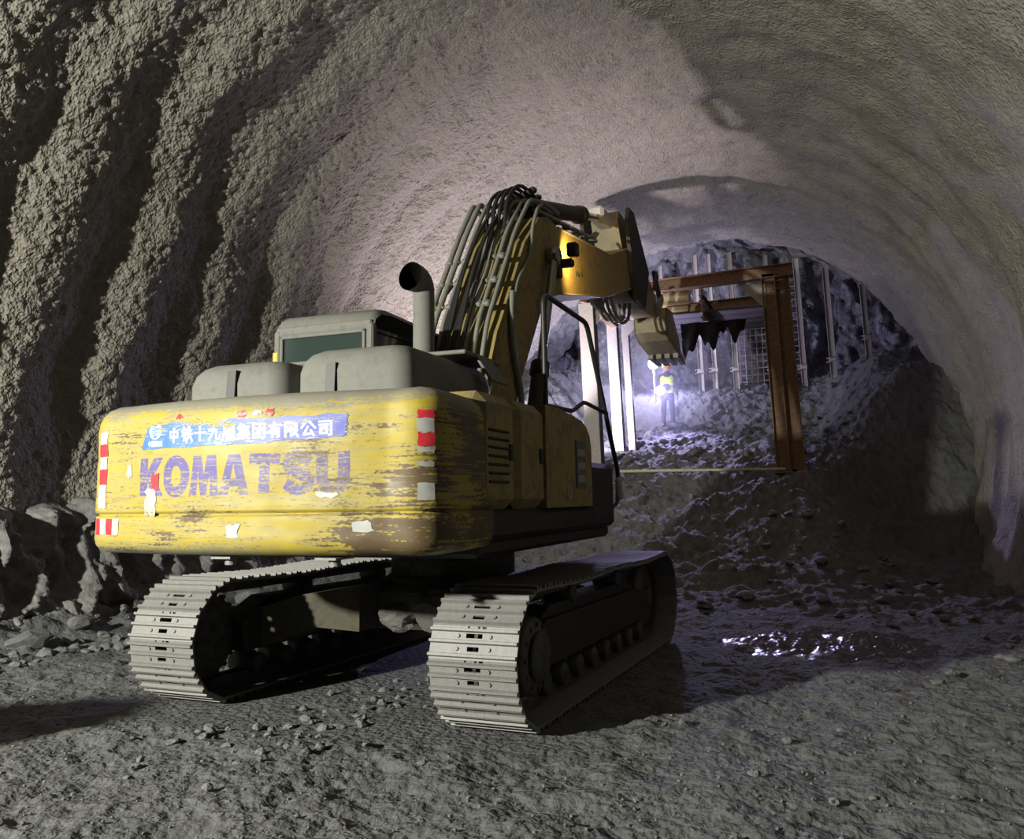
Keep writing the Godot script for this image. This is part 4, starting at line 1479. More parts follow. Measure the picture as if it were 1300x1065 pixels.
	lamp.name = "work_lamp"
	machine.add_child(lamp)
	lamp.set_meta("label", "small black work lamp bracketed to the boom")
	st = start()
	box_at(st, at(0.33, 2.16, 4.06), at(0.39, 2.30, 4.36), 0.015)
	box_at(st, at(0.36, 2.20, 4.18), at(0.54, 2.30, 4.28), 0.02)
	cbox(st, Transform3D(Basis(Vector3.RIGHT, 0.1), at(0.52, 2.30, 4.40)), Vector3(0.13, 0.17, 0.13), 0.02)
	part(lamp, "bracket", st, materials["rubber"])
	st = start()
	disc(st, at(0.52, 2.366, 4.40), at(0.518, 2.386, 4.40), 0.052, 16)
	part(lamp, "lens", st, glow("work_lamp_glow", Color(1.0, 0.86, 0.5), 6.0))
	var l := SpotLight3D.new()
	l.name = "light"
	l.light_color = Color(1.0, 0.84, 0.5)
	l.light_energy = 2.2
	l.light_size = 0.04
	l.spot_angle = 80.0
	l.spot_range = 30.0
	l.spot_attenuation = 2.0
	l.shadow_enabled = true
	lamp.add_child(l)
	l.transform = Transform3D(Basis.looking_at(Vector3(-0.5, -0.05, -1.0), Vector3.UP), at(0.515, 2.42, 4.40))

func stone_mesh(level: int, jag: float, seed_value: int) -> ArrayMesh:
	# a broken stone: a subdivided icosahedron pushed about by noise, flat faces
	var t := (1.0 + sqrt(5.0)) / 2.0
	var v := [Vector3(-1, t, 0), Vector3(1, t, 0), Vector3(-1, -t, 0), Vector3(1, -t, 0), Vector3(0, -1, t), Vector3(0, 1, t), Vector3(0, -1, -t), Vector3(0, 1, -t), Vector3(t, 0, -1), Vector3(t, 0, 1), Vector3(-t, 0, -1), Vector3(-t, 0, 1)]
	var f := [[0, 11, 5], [0, 5, 1], [0, 1, 7], [0, 7, 10], [0, 10, 11], [1, 5, 9], [5, 11, 4], [11, 10, 2], [10, 7, 6], [7, 1, 8], [3, 9, 4], [3, 4, 2], [3, 2, 6], [3, 6, 8], [3, 8, 9], [4, 9, 5], [2, 4, 11], [6, 2, 10], [8, 6, 7], [9, 8, 1]]
	var tris := []
	for q in f:
		tris.append([v[q[0]].normalized(), v[q[1]].normalized(), v[q[2]].normalized()])
	for i in level - 1:
		var more := []
		for q in tris:
			var a: Vector3 = (q[0] + q[1]).normalized()
			var c: Vector3 = (q[1] + q[2]).normalized()
			var d: Vector3 = (q[2] + q[0]).normalized()
			more.append_array([[q[0], a, d], [a, q[1], c], [d, c, q[2]], [a, c, d]])
		tris = more
	var st := start()
	var o := Vector3(seed_value * 3.7, seed_value * 1.3, seed_value * 5.1)
	for q in tris:
		var pts := []
		for p in q:
			var r := 1.0 + jag * (1.1 * rough_noise.get_noise_3dv(p * 0.9 + o) + 0.7 * rough_noise.get_noise_3dv(p * 2.4 + o))
			# facets: clip by a few planes
			for k in 5:
				var n := Vector3(sin(seed_value * 1.7 + k * 2.1), cos(seed_value * 0.9 + k * 1.3), sin(seed_value * 2.3 + k * 3.7)).normalized()
				var d: float = p.dot(n)
				if d > 0.2:
					r = minf(r, (0.78 + 0.05 * k) / d)
			pts.append(p * r)
		face(st, pts, pts[0] + pts[1] + pts[2])
	st.generate_normals()
	return st.commit()

# ------------------------------------------------------------------ gantry on the ramp
func spot(x: float, y: float, z: float) -> Vector3:
	return Vector3(x, y, -z)

func ground(x: float, z: float) -> float:
	return floor_height(x, z)

func build_gantry() -> void:
	var t := thing("work_gantry", "steel work gantry with rusty double leg and plank deck on the muck ramp", "gantry")
	var rust: Material = materials["rusty_steel"]
	var steel: Material = materials["grey_steel"]
	var st := start()
	for q in [[2.10, 18.0, 0.0], [2.37, 18.12, 0.0]]:
		st = start()
		var foot := ground(q[0], q[1]) - 0.03
		beam(st, spot(q[0] + 0.06, foot, q[1]), spot(q[0] - 0.04, 5.98, q[1]), Vector3.RIGHT, 0.27, 0.26)
		var leg := part(t, "leg", st, rust, "rust-brown H-section leg")
		st = start()
		cbox(st, Transform3D(Basis(), spot(q[0] + 0.06, foot + 0.04, q[1])), Vector3(0.36, 0.03, 0.36), 0.0)
		part(leg, "base_plate", st, rust)
		for k in 4:
			st = start()
			disc(st, spot(q[0] + 0.06 + (-0.14 if k % 2 == 0 else 0.14), foot + 0.05, q[1] + (-0.14 if k < 2 else 0.14)), spot(q[0] + 0.06 + (-0.14 if k % 2 == 0 else 0.14), foot + 0.08, q[1] + (-0.14 if k < 2 else 0.14)), 0.022, 6)
			part(leg, "bolt", st, rust)
	# pale legs on the other side
	for q in [[-1.74, 18.0, 5.70, 0.34], [-1.80, 20.5, 5.9, 0.26], [-1.50, 20.6, 5.9, 0.17], [2.2, 20.6, 5.9, 0.22]]:
		st = start()
		var g := ground(q[0], q[1]) - 0.04
		beam(st, spot(q[0] + 0.05, g, q[1]), spot(q[0] - 0.05, q[2], q[1]), Vector3.BACK, q[3], q[3] * 0.95)
		part(t, "leg", st, steel, "pale grey H-section leg")
	# head beams
	st = start()
	beam(st, spot(-1.95, 5.90, 18.0), spot(2.55, 6.02, 18.0), Vector3.UP, 0.26, 0.24)
	part(t, "head_beam", st, rust)
	st = start()
	beam(st, spot(-1.95, 5.92, 20.5), spot(2.4, 6.0, 20.5), Vector3.UP, 0.22, 0.2)
	part(t, "head_beam", st, rust)
	for x in [-1.78, 2.2]:
		st = start()
		beam(st, spot(x, 5.72, 17.9), spot(x, 5.72, 20.6), Vector3.UP, 0.18, 0.16)
		part(t, "side_beam", st, rust)
	for x in [-0.6, 0.7]:
		st = start()
		beam(st, spot(x, 5.60, 17.95), spot(x, 5.60, 20.6), Vector3.UP, 0.14, 0.12)
		part(t, "side_beam", st, rust)
	# gussets
	for q in [[-1.6, 1.0, 18.0], [-1.62, 1.0, 20.5], [2.0, -1.0, 17.95]]:
		st = start()
		prism(st, [Vector2(q[0], 5.78), Vector2(q[0] + q[1] * 0.55, 5.78), Vector2(q[0], 5.25)], -0.012, 0.012, func(v: Vector2, d: float) -> Vector3: return spot(v.x, v.y, q[2] + d))
		part(t, "gusset", st, steel)
	# plank deck
	var plank_mats := [plain("plank_a", Color(0.10, 0.075, 0.055), 0.85), plain("plank_b", Color(0.14, 0.105, 0.075), 0.85), plain("plank_c", Color(0.08, 0.06, 0.05), 0.85)]
	for k in 12:
		st = start()
		var z := 18.25 + k * 0.195
		cbox(st, Transform3D(Basis(Vector3.UP, rng.randf_range(-0.012, 0.012)), spot(rng.randf_range(0.72, 0.85), 5.36 + rng.randf_range(-0.008, 0.008), z)), Vector3(rng.randf_range(3.0, 3.2), 0.045, 0.18), 0.006)
		part(t, "deck_plank", st, plank_mats[k % 3])
	for x in [-0.6, 0.7, 2.0]:
		st = start()
		beam(st, spot(x, 5.27, 18.05), spot(x, 5.27, 20.6), Vector3.UP, 0.12, 0.1)
		part(t, "joist", st, rust)
		for z in [18.05, 20.5]:
			st = start()
			tube(st, [spot(x, 5.30, z), spot(x, 5.86, z)], [0.022], 8)
			part(t, "hanger", st, rust)
	# the pipe tying the feet together
	st = start()
	tube(st, [spot(-1.2, ground(-1.2, 17.85) + 0.06, 17.85), spot(2.2, ground(2.2, 17.85) + 0.12, 17.85)], [0.03], 10)
	part(t, "tie_pipe", st, plain("pale_pipe", Color(0.48, 0.46, 0.30), 0.55), "pale yellowish pipe lying between the feet")
	# things on the gantry
	var pale := plain("pale_board", Color(0.50, 0.42, 0.26), 0.8)
	st = start()
	cbox(st, Transform3D(Basis(Vector3.UP, 0.1), Vector3(0, 0.26, 0)), Vector3(0.62, 0.30, 0.34), 0.03)
	cbox(st, Transform3D(Basis(Vector3.UP, 0.06), Vector3(0.03, 0.055, 0.0)), Vector3(0.5, 0.11, 0.36), 0.02)
	var b := thing("wooden_crate", "pale wooden crate standing on the plank deck of the gantry", "crate", spot(0.12, 5.385, 18.22))
	part(b, "box", st, pale)
	st = start()
	for y in [0.16, 0.33]:
		cbox(st, Transform3D(Basis(Vector3.UP, 0.1), Vector3(0, y, 0.175)), Vector3(0.62, 0.05, 0.02), 0.004)
	part(b, "batten", st, plain("pale_batten", Color(0.44, 0.34, 0.20), 0.8))
	# dark sheet hanging under the deck
	var p := PackedVector3Array()
	for i in 40:
		var u := i / 39.0
		for j in 24:
			var v := j / 23.0
			var x := lerpf(0.15, 1.55, u)
			var low := 0.62 - 0.42 * u + 0.16 * sin(u * 17.0) + 0.1 * sin(u * 41.0)
			p.append(spot(x, 5.20 - v * low, 18.55 + 0.10 * sin(u * 21.0 + v * 2.0) * (0.3 + v) + 0.05 * soft_noise.get_noise_2d(u * 6.0, v * 4.0)))
	var cloth := plain("dark_sheet", Color(0.022, 0.022, 0.025), 0.7)
	var o := part_mesh(self, "tarpaulin", sheet(p, 40, 24), cloth)
	tag(o, "dark crumpled tarpaulin hanging below the plank deck of the gantry", "tarpaulin")

# ------------------------------------------------------------------ steel in front of the face
func build_face_support() -> void:
	var steel: Material = materials["grey_steel"]
	var posts := [[-1.6, 26.2, 0.13], [-0.52, 26.1, 0.16], [-0.12, 26.2, 0.14], [0.50, 26.2, 0.17], [1.55, 26.3, 0.12], [2.42, 26.0, 0.16], [3.22, 25.8, 0.17], [4.15, 25.4, 0.15]]
	var nth := ["first", "second", "third", "fourth", "fifth", "sixth", "seventh", "eighth"]
	for q in posts:
		var x: float = q[0]
		var z: float = q[1]
		var foot := ground(x, z) - 0.05
		var head := SPRING + sqrt(6.25 * 6.25 - x * x) - 0.05
		var t := thing("steel_post", nth[posts.find(q)] + " grey steel post from the pole lamp along the wet rock face", "post", spot(x, foot, z), 0.0, "steel posts before the rock face")
		var st := start()
		beam(st, Vector3(0.04, 0, 0), Vector3(-0.02, head - foot, 0), Vector3.RIGHT, q[2], q[2] * 0.9, 0.012, 0.014)
		part(t, "post", st, steel)
		st = start()
		for h in [0.55, 0.65]:
			tube(st, bent([Vector3(-0.14, h, 0.09), Vector3(0, h + 0.02, 0.13), Vector3(0.14, h, 0.09)], 0.05), [0.016], 6)
		cbox(st, Transform3D(Basis(), Vector3(0.03, 0.6, 0.1)), Vector3(0.2, 0.1, 0.03), 0.01)
		part(t, "clamp", st, steel)
	var n := 0
	for q in [[0.62, 1.50, 4.55, 7.25, 26.55, "welded wire mesh panel on the rock face left of the rusty gantry leg"], [1.85, 2.32, 4.9, 8.3, 26.35, "narrow welded wire mesh panel beside the steel post right of the rusty leg"]]:
		var t := thing("wire_mesh_panel", q[5], "mesh panel")
		var st := start()
		var x: float = q[0]
		while x <= q[1]:
			tube(st, [spot(x, q[2], q[4] + 0.05 * soft_noise.get_noise_1d(x * 4.0)), spot(x, q[3], q[4])], [0.014], 5)
			x += 0.17
		part(t, "vertical_wires", st, steel)
		st = start()
		var y: float = q[2] + 0.1
		while y <= q[3]:
			tube(st, [spot(q[0] - 0.08, y, q[4] - 0.014), spot(q[1] + 0.05, y + 0.02, q[4] - 0.014)], [0.014], 5)
			y += 0.2
		part(t, "cross_wires", st, steel)
		n += 1
	# lamp hung near the face
	var lamp := thing("hanging_work_lamp", "round bright work lamp on a pole beside the person", "lamp", spot(-1.72, 5.36, 25.0))
	var st := start()
	tube(st, [Vector3(0, ground(-1.72, 25.0) - 5.36, 0), Vector3(0, 0.1, 0)], [0.02], 8)
	part(lamp, "pole", st, steel)
	st = start()
	tube(st, [Vector3(0, 0, -0.04), Vector3(0, 0, 0.04)], [0.13, 0.16], 16)
	part(lamp, "lamp_head", st, plain("lamp_housing", Color(0.12, 0.12, 0.12), 0.6, 0.3))
	st = start()
	tube(st, [Vector3(0, 0, 0.042), Vector3(0, 0, 0.07)], [0.155, 0.12], 16)
	part(lamp, "lens", st, glow("pole_lamp_glow", Color(0.86, 0.86, 1.0), 16.0))
	add_lamp_light(lamp, Vector3(0, 0, 0.22), Color(0.84, 0.82, 1.0), 13.0, 0.08)
	# cabinet outside the picture whose shadow crosses the floor
	var d := thing("electrical_cabinet", "tall dark electrical cabinet standing on the floor by the left wall", "cabinet", Vector3(-3.05, 0.0, -1.5), 0.4)
	st = start()
	box_at(st, Vector3(-0.3, 0.08, -0.22), Vector3(0.3, 1.55, 0.22), 0.015)
	part(d, "body", st, plain("cabinet_paint", Color(0.07, 0.09, 0.10), 0.5, 0.1))
	st = start()
	box_at(st, Vector3(-0.27, 0.12, 0.222), Vector3(0.27, 1.5, 0.24), 0.006)
	var door := part(d, "door", st, plain("cabinet_door", Color(0.09, 0.11, 0.12), 0.5, 0.1))
	st = start()
	box_at(st, Vector3(0.2, 0.8, 0.24), Vector3(0.23, 0.95, 0.27), 0.006)
	part(door, "handle", st, steel)
	for x in [-0.24, 0.24]:
		st = start()
		box_at(st, Vector3(x - 0.04, -0.06, -0.2), Vector3(x + 0.04, 0.08, 0.2), 0.005)
		part(d, "foot", st, steel)

func add_lamp_light(parent: Node3D, where: Vector3, tint: Color, energy: float, size: float) -> void:
	var l := OmniLight3D.new()
	l.name = "light"
	l.light_color = tint
	l.light_energy = energy
	l.light_size = size
	l.omni_range = 60.0
	l.omni_attenuation = 2.0
	l.shadow_enabled = true
	parent.add_child(l)
	l.position = where

# ------------------------------------------------------------------ the person with the lamp
func blend(a: float, b: float, k: float) -> float:
	var h := clampf(0.5 + 0.5 * (b - a) / k, 0.0, 1.0)
	return lerpf(b, a, h) - k * h * (1.0 - h)

func bone_distance(p: Vector3, a: Vector3, b: Vector3, ra: float, rb: float) -> float:
	var d := b - a
	var u := clampf((p - a).dot(d) / maxf(d.length_squared(), 1e-6), 0.0, 1.0)
	return p.distance_to(a + d * u) - lerpf(ra, rb, u)

func skin_bones(bones: Array, cell: float, k: float, colour: Callable) -> ArrayMesh:
	# surface nets round a skeleton of tapered capsules
	var lo := Vector3(1e9, 1e9, 1e9)
	var hi := -lo
	for b in bones:
		for e in [[b[0], b[2]], [b[1], b[3]]]:
			lo = lo.min(Vector3(e[0]) - Vector3.ONE * (e[1] + cell * 3.0))
			hi = hi.max(Vector3(e[0]) + Vector3.ONE * (e[1] + cell * 3.0))
	var n := Vector3i(((hi - lo) / cell).ceil()) + Vector3i.ONE
	var field := PackedFloat32Array()
	field.resize(n.x * n.y * n.z)
	field.fill(1.0)
	for x in n.x:
		for y in n.y:
			for z in n.z:
				var p := lo + Vector3(x, y, z) * cell
				var d := 1.0
				for b in bones:
					var q := bone_distance(p, b[0], b[1], b[2], b[3])
					if q < 0.2:
						d = blend(d, q, b[4] if b.size() > 4 else k)
				field[(x * n.y + y) * n.z + z] = d
	var vertex_at := {}
	var verts := PackedVector3Array()
	var cols := PackedColorArray()
	var norms := PackedVector3Array()
	for x in n.x - 1:
		for y in n.y - 1:
			for z in n.z - 1:
				var sum := Vector3.ZERO
				var cuts := 0
				var v := PackedFloat32Array()
				for c in 8:
					v.append(field[((x + (c & 1)) * n.y + y + ((c >> 1) & 1)) * n.z + z + (c >> 2)])
				for e in [[0, 1], [2, 3], [4, 5], [6, 7], [0, 2], [1, 3], [4, 6], [5, 7], [0, 4], [1, 5], [2, 6], [3, 7]]:
					var a: float = v[e[0]]
					var b: float = v[e[1]]
					if (a < 0.0) != (b < 0.0):
						var u := a / (a - b)
						var pa := Vector3(e[0] & 1, (e[0] >> 1) & 1, e[0] >> 2)
						var pb := Vector3(e[1] & 1, (e[1] >> 1) & 1, e[1] >> 2)
						sum += pa.lerp(pb, u)
						cuts += 1
				if cuts:
					vertex_at[(x * n.y + y) * n.z + z] = verts.size()
					var p := lo + (Vector3(x, y, z) + sum / cuts) * cell
					verts.append(p)
					norms.append(Vector3(v[1] + v[3] + v[5] + v[7] - v[0] - v[2] - v[4] - v[6], v[2] + v[3] + v[6] + v[7] - v[0] - v[1] - v[4] - v[5], v[4] + v[5] + v[6] + v[7] - v[0] - v[1] - v[2] - v[3]).normalized())
					cols.append(colour.call(p))
	var index := PackedInt32Array()
	for x in range(1, n.x - 1):
		for y in range(1, n.y - 1):
			for z in range(1, n.z - 1):
				var here := field[(x * n.y + y) * n.z + z]
				for axis in 3:
					var nx := x + (1 if axis == 0 else 0)
					var ny := y + (1 if axis == 1 else 0)
					var nz := z + (1 if axis == 2 else 0)
					var there := field[(nx * n.y + ny) * n.z + nz]
					if (here < 0.0) == (there < 0.0):
						continue
					var u := [0, 1, 0] if axis == 0 else ([0, 0, 1] if axis == 1 else [1, 0, 0])
					var w := [0, 0, 1] if axis == 0 else ([1, 0, 0] if axis == 1 else [0, 1, 0])
					var q := []
					for s in [[0, 0], [1, 0], [1, 1], [0, 1]]:
						q.append(vertex_at[((x - u[0] * s[0] - w[0] * s[1]) * n.y + y - u[1] * s[0] - w[1] * s[1]) * n.z + z - u[2] * s[0] - w[2] * s[1]])
					if here < 0.0:
						index.append_array(PackedInt32Array([q[0], q[2], q[1], q[0], q[3], q[2]]))
					else:
						index.append_array(PackedInt32Array([q[0], q[1], q[2], q[0], q[2], q[3]]))
	var arrays := []
	arrays.resize(Mesh.ARRAY_MAX)
	arrays[Mesh.ARRAY_VERTEX] = verts
	arrays[Mesh.ARRAY_NORMAL] = norms
	arrays[Mesh.ARRAY_COLOR] = cols
	arrays[Mesh.ARRAY_INDEX] = index
	var m := ArrayMesh.new()
	m.add_surface_from_arrays(Mesh.PRIMITIVE_TRIANGLES, arrays)
	return m

func build_person() -> void:
	# faces the camera side (+Z), feet at the origin, 1.74 m tall
	var x := -1.13
	var z := 23.8
	var t := thing("person", "person in yellow hard hat and hi-vis vest holding a lamp on the ramp", "person", spot(x, ground(x, z) - 0.01, z), deg_to_rad(12.0))
	var bones := []
	for s in [-1.0, 1.0]:
		var step := 0.06 if s < 0 else -0.05
		bones.append([Vector3(s * 0.09, 0.90, 0), Vector3(s * 0.12, 0.48, step * 0.6 + 0.02), 0.095, 0.068])
		bones.append([Vector3(s * 0.12, 0.48, step * 0.6 + 0.02), Vector3(s * 0.13, 0.09, step), 0.066, 0.048])
		bones.append([Vector3(s * 0.13, 0.055, step - 0.05), Vector3(s * 0.15, 0.045, step + 0.15), 0.055, 0.045])
	bones.append([Vector3(0, 0.92, 0), Vector3(0, 1.12, 0), 0.15, 0.145])
	bones.append([Vector3(0, 1.12, 0), Vector3(0, 1.36, -0.01), 0.145, 0.15])
	bones.append([Vector3(-0.15, 1.40, -0.01), Vector3(0.15, 1.40, -0.01), 0.075, 0.075])
	bones.append([Vector3(0, 1.42, -0.01), Vector3(0, 1.53, 0.0), 0.058, 0.052])
	# head
	bones.append([Vector3(0, 1.63, 0.0), Vector3(0, 1.66, -0.015), 0.092, 0.098, 0.03])
	bones.append([Vector3(0, 1.565, 0.04), Vector3(0, 1.60, 0.03), 0.052, 0.06, 0.03])
	bones.append([Vector3(0, 1.625, 0.095), Vector3(0, 1.605, 0.108), 0.012, 0.016, 0.012])
	for s in [-1.0, 1.0]:
		bones.append([Vector3(s * 0.098, 1.64, -0.01), Vector3(s * 0.1, 1.60, 0.0), 0.014, 0.012, 0.01])
	# right arm bent forward with the lamp, left arm hanging
	bones.append([Vector3(-0.19, 1.39, -0.01), Vector3(-0.26, 1.13, 0.02), 0.058, 0.047])
	bones.append([Vector3(-0.26, 1.13, 0.02), Vector3(-0.21, 0.98, 0.22), 0.045, 0.034])
	bones.append([Vector3(0.19, 1.39, -0.01), Vector3(0.25, 1.11, -0.02), 0.058, 0.047])
	bones.append([Vector3(0.25, 1.11, -0.02), Vector3(0.26, 0.85, 0.05), 0.045, 0.034])
	# hands: a palm, four fingers and a thumb each
	bones.append([Vector3(-0.21, 0.975, 0.235), Vector3(-0.205, 0.965, 0.29), 0.032, 0.034, 0.01])
	bones.append([Vector3(0.26, 0.83, 0.055), Vector3(0.262, 0.77, 0.065), 0.032, 0.034, 0.01])
	for k in 4:
		var o := -0.03 + 0.02 * k
		var far: float = [0.075, 0.085, 0.08, 0.062][k]
		bones.append([Vector3(-0.205 + o, 0.965, 0.30), Vector3(-0.205 + o, 0.945, 0.30 + far * 0.6), 0.011, 0.01, 0.006])
		bones.append([Vector3(-0.205 + o, 0.945, 0.30 + far * 0.6), Vector3(-0.205 + o, 0.915, 0.28 + far * 0.4), 0.01, 0.009, 0.006])
		bones.append([Vector3(0.262, 0.76, 0.035 + 0.02 * k), Vector3(0.257, 0.76 - far * 0.6, 0.04 + 0.021 * k), 0.011, 0.01, 0.006])
		bones.append([Vector3(0.257, 0.76 - far * 0.6, 0.04 + 0.021 * k), Vector3(0.245, 0.76 - far, 0.045 + 0.021 * k), 0.01, 0.009, 0.006])
	bones.append([Vector3(-0.175, 0.975, 0.26), Vector3(-0.165, 0.93, 0.30), 0.014, 0.011, 0.008])
	bones.append([Vector3(0.25, 0.81, 0.085), Vector3(0.235, 0.76, 0.115), 0.014, 0.011, 0.008])
	var colour := func(p: Vector3) -> Color:
		if p.y > 1.545 and p.y < 1.9:
			return Color(0.42, 0.26, 0.18)
		if (p.x < -0.15 and p.z > 0.215 and p.y < 1.02) or (p.x > 0.2 and p.y < 0.85 and p.y > 0.6):
			return Color(0.40, 0.25, 0.18)
		if p.y < 0.12:
			return Color(0.02, 0.02, 0.02)
		if p.y < 0.93:
			return Color(0.035, 0.045, 0.08)
		return Color(0.05, 0.06, 0.10)
	var skin := plain("person_skin", Color.WHITE, 0.8)
	skin.vertex_color_use_as_albedo = true
	part_mesh(t, "body", skin_bones(bones, 0.019, 0.05, colour), skin)
	# vest: a shell over the torso, open at the neck, with pale bands
	var vest := plain("vest_yellow", Color(0.50, 0.72, 0.06), 0.7)
	var band := plain("vest_band", Color(0.75, 0.77, 0.78), 0.4)
	var torso := func(u: float, h: float, grow: float) -> Vector3:
		var a := TAU * u
		var w := follow([[0.92, 0.185], [1.1, 0.178], [1.3, 0.195], [1.40, 0.185], [1.45, 0.13]], h) + grow
		var d := follow([[0.92, 0.172], [1.1, 0.165], [1.3, 0.168], [1.40, 0.11], [1.45, 0.085]], h) + grow
		return Vector3(cos(a) * w, h, sin(a) * d - 0.005)
	var st := start()
	st.set_smooth_group(0)
	for i in 32:
		for j in 14:
			var u0 := i / 32.0
			var u1 := (i + 1) / 32.0
			var h0 := lerpf(0.92, 1.45, j / 14.0)
			var h1 := lerpf(0.92, 1.45, (j + 1) / 14.0)
			# arm holes and the open neck
			var a := TAU * (u0 + u1) * 0.5
			if h0 > 1.26 and absf(cos(a)) > 0.93 and h1 < 1.42:
				continue
			if h0 > 1.34 and sin(a) > 0.9:
				continue
			face(st, [torso.call(u0, h0, 0.012), torso.call(u1, h0, 0.012), torso.call(u1, h1, 0.012), torso.call(u0, h1, 0.012)], Vector3(cos(a), 0.2, sin(a)))
	var v := part(t, "vest", st, vest, "yellow-green hi-vis vest")
	for h in [1.0, 1.14]:
		st = start()
		st.set_smooth_group(0)
		for i in 32:
			face(st, [torso.call(i / 32.0, h, 0.016), torso.call((i + 1) / 32.0, h, 0.016), torso.call((i + 1) / 32.0, h + 0.05, 0.016), torso.call(i / 32.0, h + 0.05, 0.016)], Vector3(cos(TAU * i / 32.0), 0, sin(TAU * i / 32.0)))
		part(v, "reflective_band", st, band)
	# helmet
	st = start()
	var rings := []
	var radii := []
	for q in [[1.665, 0.118], [1.70, 0.120], [1.735, 0.112], [1.765, 0.092], [1.785, 0.060], [1.795, 0.02]]:
		rings.append(Vector3(0, q[0], -0.01))
		radii.append(q[1])
	tube(st, rings, radii, 24)
	tube(st, [Vector3(0, 1.660, 0.0), Vector3(0, 1.672, 0.0)], [0.135, 0.128], 24)
	cbox(st, Transform3D(Basis(Vector3.RIGHT, 0.2), Vector3(0, 1.664, 0.125)), Vector3(0.15, 0.012, 0.08), 0.005)
	part(t, "hard_hat", st, plain("hat_yellow", Color(0.80, 0.48, 0.04), 0.35), "yellow hard hat")
	# eyes, brows and mouth
	st = start()
	for s in [-1.0, 1.0]:
		disc(st, Vector3(s * 0.034, 1.637, 0.080), Vector3(s * 0.034, 1.637, 0.094), 0.011, 8)
	cbox(st, Transform3D(Basis(), Vector3(0, 1.565, 0.098)), Vector3(0.042, 0.007, 0.006), 0.0)
	part(t, "eyes_and_mouth", st, plain("face_dark", Color(0.06, 0.03, 0.025), 0.6))
	# the lamp in the hand
	var lamp := thing("hand_lamp", "dazzling hand lamp held at the waist of the person in the vest", "lamp", t.transform * Vector3(-0.205, 0.965, 0.39))
	var aim := (Vector3(3.1, 1.2, -2.0) - lamp.position).normalized()
	var turn := Transform3D(Basis.looking_at(aim, Vector3.UP), Vector3.ZERO)
	st = start()
	tube(st, [turn * Vector3(0, 0, 0.05), turn * Vector3(0, 0, -0.02), turn * Vector3(0, 0, -0.07)], [0.05, 0.07, 0.122], 16)
	tube(st, bent([turn * Vector3(0, 0.05, -0.03), turn * Vector3(0, 0.1, 0.0), turn * Vector3(0, 0.1, 0.06), turn * Vector3(0, 0.03, 0.06)], 0.03), [0.012], 6)
	part(lamp, "lamp_body", st, materials["rubber"])
	st = start()
	tube(st, [turn * Vector3(0, 0, -0.071), turn * Vector3(0, 0, -0.085)], [0.12, 0.09], 16)
	part(lamp, "lens", st, glow("hand_lamp_glow", Color(0.84, 0.82, 1.0), 40.0))
	var l := SpotLight3D.new()
	l.name = "light"
	l.light_color = Color(0.78, 0.74, 1.0)
	l.light_energy = 60.0
	l.light_size = 0.07
	l.spot_angle = 42.0
	l.spot_angle_attenuation = 0.9
	l.spot_range = 60.0
	l.spot_attenuation = 2.0
	l.shadow_enabled = true
	lamp.add_child(l)
	l.transform = Transform3D(Basis.looking_at(Vector3(0.25, -0.33, 1.0), Vector3.UP), aim * 0.2)

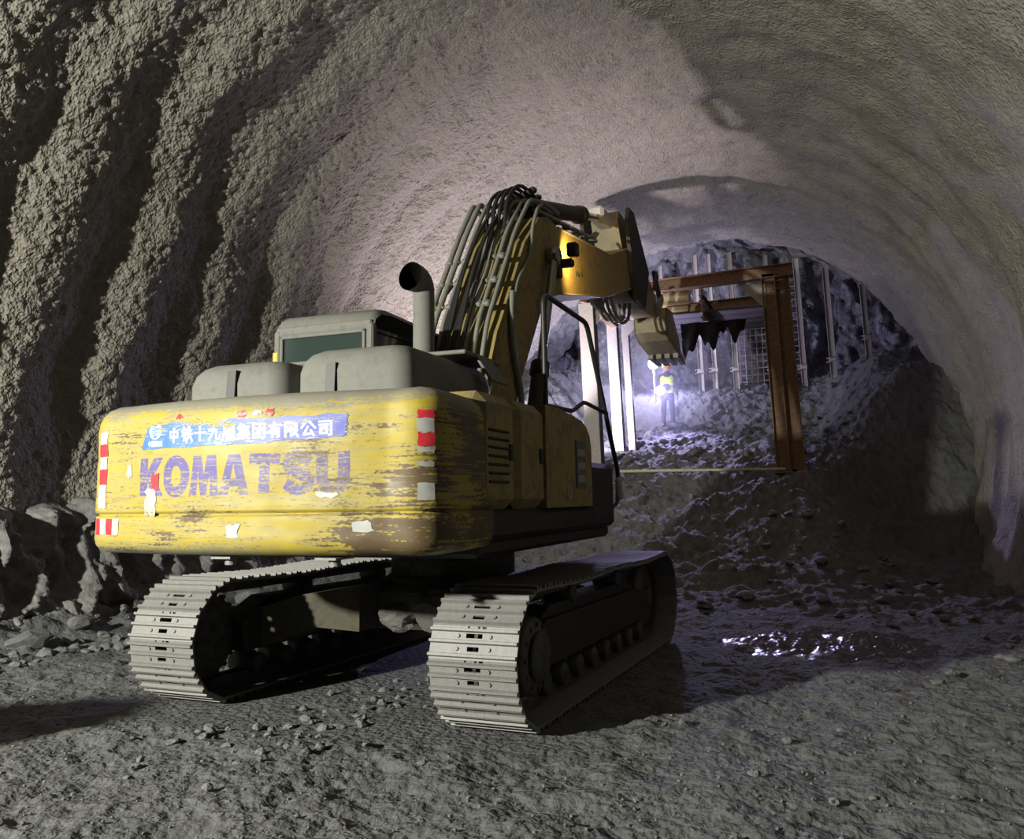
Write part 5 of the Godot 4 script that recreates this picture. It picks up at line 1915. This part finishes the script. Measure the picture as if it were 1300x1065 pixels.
# ------------------------------------------------------------------ loose stones
func build_stones() -> void:
	var kinds := []
	for k in 9:
		kinds.append(stone_mesh(2, 0.5, 5 + k * 3))
	var laid := []
	var lay := func(x: float, z: float, size: float, label: String, group: String) -> void:
		if absf(absf(x + 0.2) - 1.25) < 0.55 and absf(z - 7.2) < 2.6:
			return
		if Vector2((x - 3.0) * 0.85, z - 9.25).length() < 1.0 + size:
			return
		if absf(z - 18.0) < 0.5 and (absf(x - 2.2) < 0.7 or absf(x + 1.7) < 0.5) or absf(z - 20.55) < 0.4 and (absf(x - 2.2) < 0.4 or absf(x + 1.65) < 0.6) or absf(z - 23.8) < 0.5 and absf(x + 1.1) < 0.5 or absf(z - 25.0) < 0.3 and absf(x + 1.58) < 0.3:
			return
		for q in laid:
			if Vector2(q.x - x, q.y - z).length() < 0.62 * (q.z + size):
				return
		laid.append(Vector3(x, z, size))
		var o := MeshInstance3D.new()
		o.name = numbered("stone")
		o.mesh = kinds[rng.randi() % kinds.size()]
		o.material_override = materials["stone"]
		var s := Vector3(size * rng.randf_range(0.7, 1.3), size * rng.randf_range(0.45, 0.8), size * rng.randf_range(0.7, 1.2)) * 0.5
		o.transform = Transform3D(Basis.from_euler(Vector3(rng.randf_range(-0.3, 0.3), rng.randf() * TAU, rng.randf_range(-0.3, 0.3))) * Basis.from_scale(s), spot(x, ground(x, z) + s.y * 0.45, z))
		add_child(o)
		tag(o, label, "stone", group)
	for q in [[-4.55, 6.6, 0.42, "first"], [-4.45, 8.9, 0.4, "second"], [-4.6, 10.2, 0.45, "third"]]:
		lay.call(q[0], q[1], q[2], q[3] + " big rock block from the electrical cabinet along the left bench", "big blocks against the left bench")
	for i in 420:
		var x := -4.95 + pow(rng.randf(), 0.8) * 1.0
		var z := rng.randf_range(4.8, 11.5)
		lay.call(x, z, rng.randf_range(0.06, 0.17) * (1.6 if rng.randf() < 0.08 else 1.0), "grey broken stone in the rubble along the left rock bench", "rubble along the left rock bench")
	for i in 130:
		var u := rng.randf()
		var x := lerpf(-0.75, 0.1, u) + rng.randf_range(-0.45, 0.45)
		var z := lerpf(4.2, 6.5, u) + rng.randf_range(-0.4, 0.4)
		if i > 75:
			x = rng.randf_range(-1.2, 4.5)
			z = rng.randf_range(3.6, 6.0)
		lay.call(x, z, rng.randf_range(0.025, 0.085), "small grey stone on the open floor behind the excavator", "small stones on the open floor")
	for i in 45:
		var x := rng.randf_range(3.3, 5.3)
		var z := rng.randf_range(7.2, 13.5)
		lay.call(x, z, rng.randf_range(0.05, 0.16), "grey stone on the floor between the wet mud and the right wall", "stones by the right wall")
	for i in 45:
		var x := rng.randf_range(1.2, 4.4)
		var z := rng.randf_range(10.6, 15.5)
		lay.call(x, z, rng.randf_range(0.08, 0.24), "grey stone at the foot of the muck ramp beyond the wet mud", "stones at the foot of the ramp")
	for i in 70:
		var x := rng.randf_range(-1.6, 3.6)
		var z := rng.randf_range(18.8, 25.6)
		lay.call(x, z, rng.randf_range(0.10, 0.34), "grey rock on the upper muck ramp near the person", "rocks on the upper ramp")
	# grit too small to count
	var mm := MultiMesh.new()
	mm.transform_format = MultiMesh.TRANSFORM_3D
	mm.mesh = stone_mesh(1, 0.4, 3)
	var places := []
	for i in 3600:
		var x := rng.randf_range(-5.2, 5.2)
		var z := 2.6 + 11.0 * pow(rng.randf(), 1.5)
		if absf(x + 0.2) < 1.9 and absf(z - 7.2) < 2.5:
			continue
		var s := rng.randf_range(0.004, 0.014)
		places.append(Transform3D(Basis.from_euler(Vector3(rng.randf(), rng.randf() * TAU, rng.randf())) * Basis.from_scale(Vector3(s, s * 0.7, s)), spot(x, ground(x, z) + s * 0.3, z)))
	mm.instance_count = places.size()
	for i in places.size():
		mm.set_instance_transform(i, places[i])
	var grit := MultiMeshInstance3D.new()
	grit.name = "grit"
	grit.multimesh = mm
	grit.material_override = materials["stone"]
	add_child(grit)
	tag(grit, "fine grey grit scattered over the dirt floor", "grit", "", "stuff")

# ------------------------------------------------------------------ dust hanging in the air of the heading
func build_haze() -> void:
	var fog := FogVolume.new()
	fog.name = "dust_haze"
	fog.shape = RenderingServer.FOG_VOLUME_SHAPE_ELLIPSOID
	fog.size = Vector3(5.0, 4.5, 5.0)
	var m := FogMaterial.new()
	m.density = 0.03
	m.albedo = Color(0.9, 0.9, 0.95)
	fog.material = m
	add_child(fog)
	fog.position = spot(-0.9, 4.4, 22.6)
	tag(fog, "thin dusty haze hanging around the person with the lamp", "haze", "", "stuff")
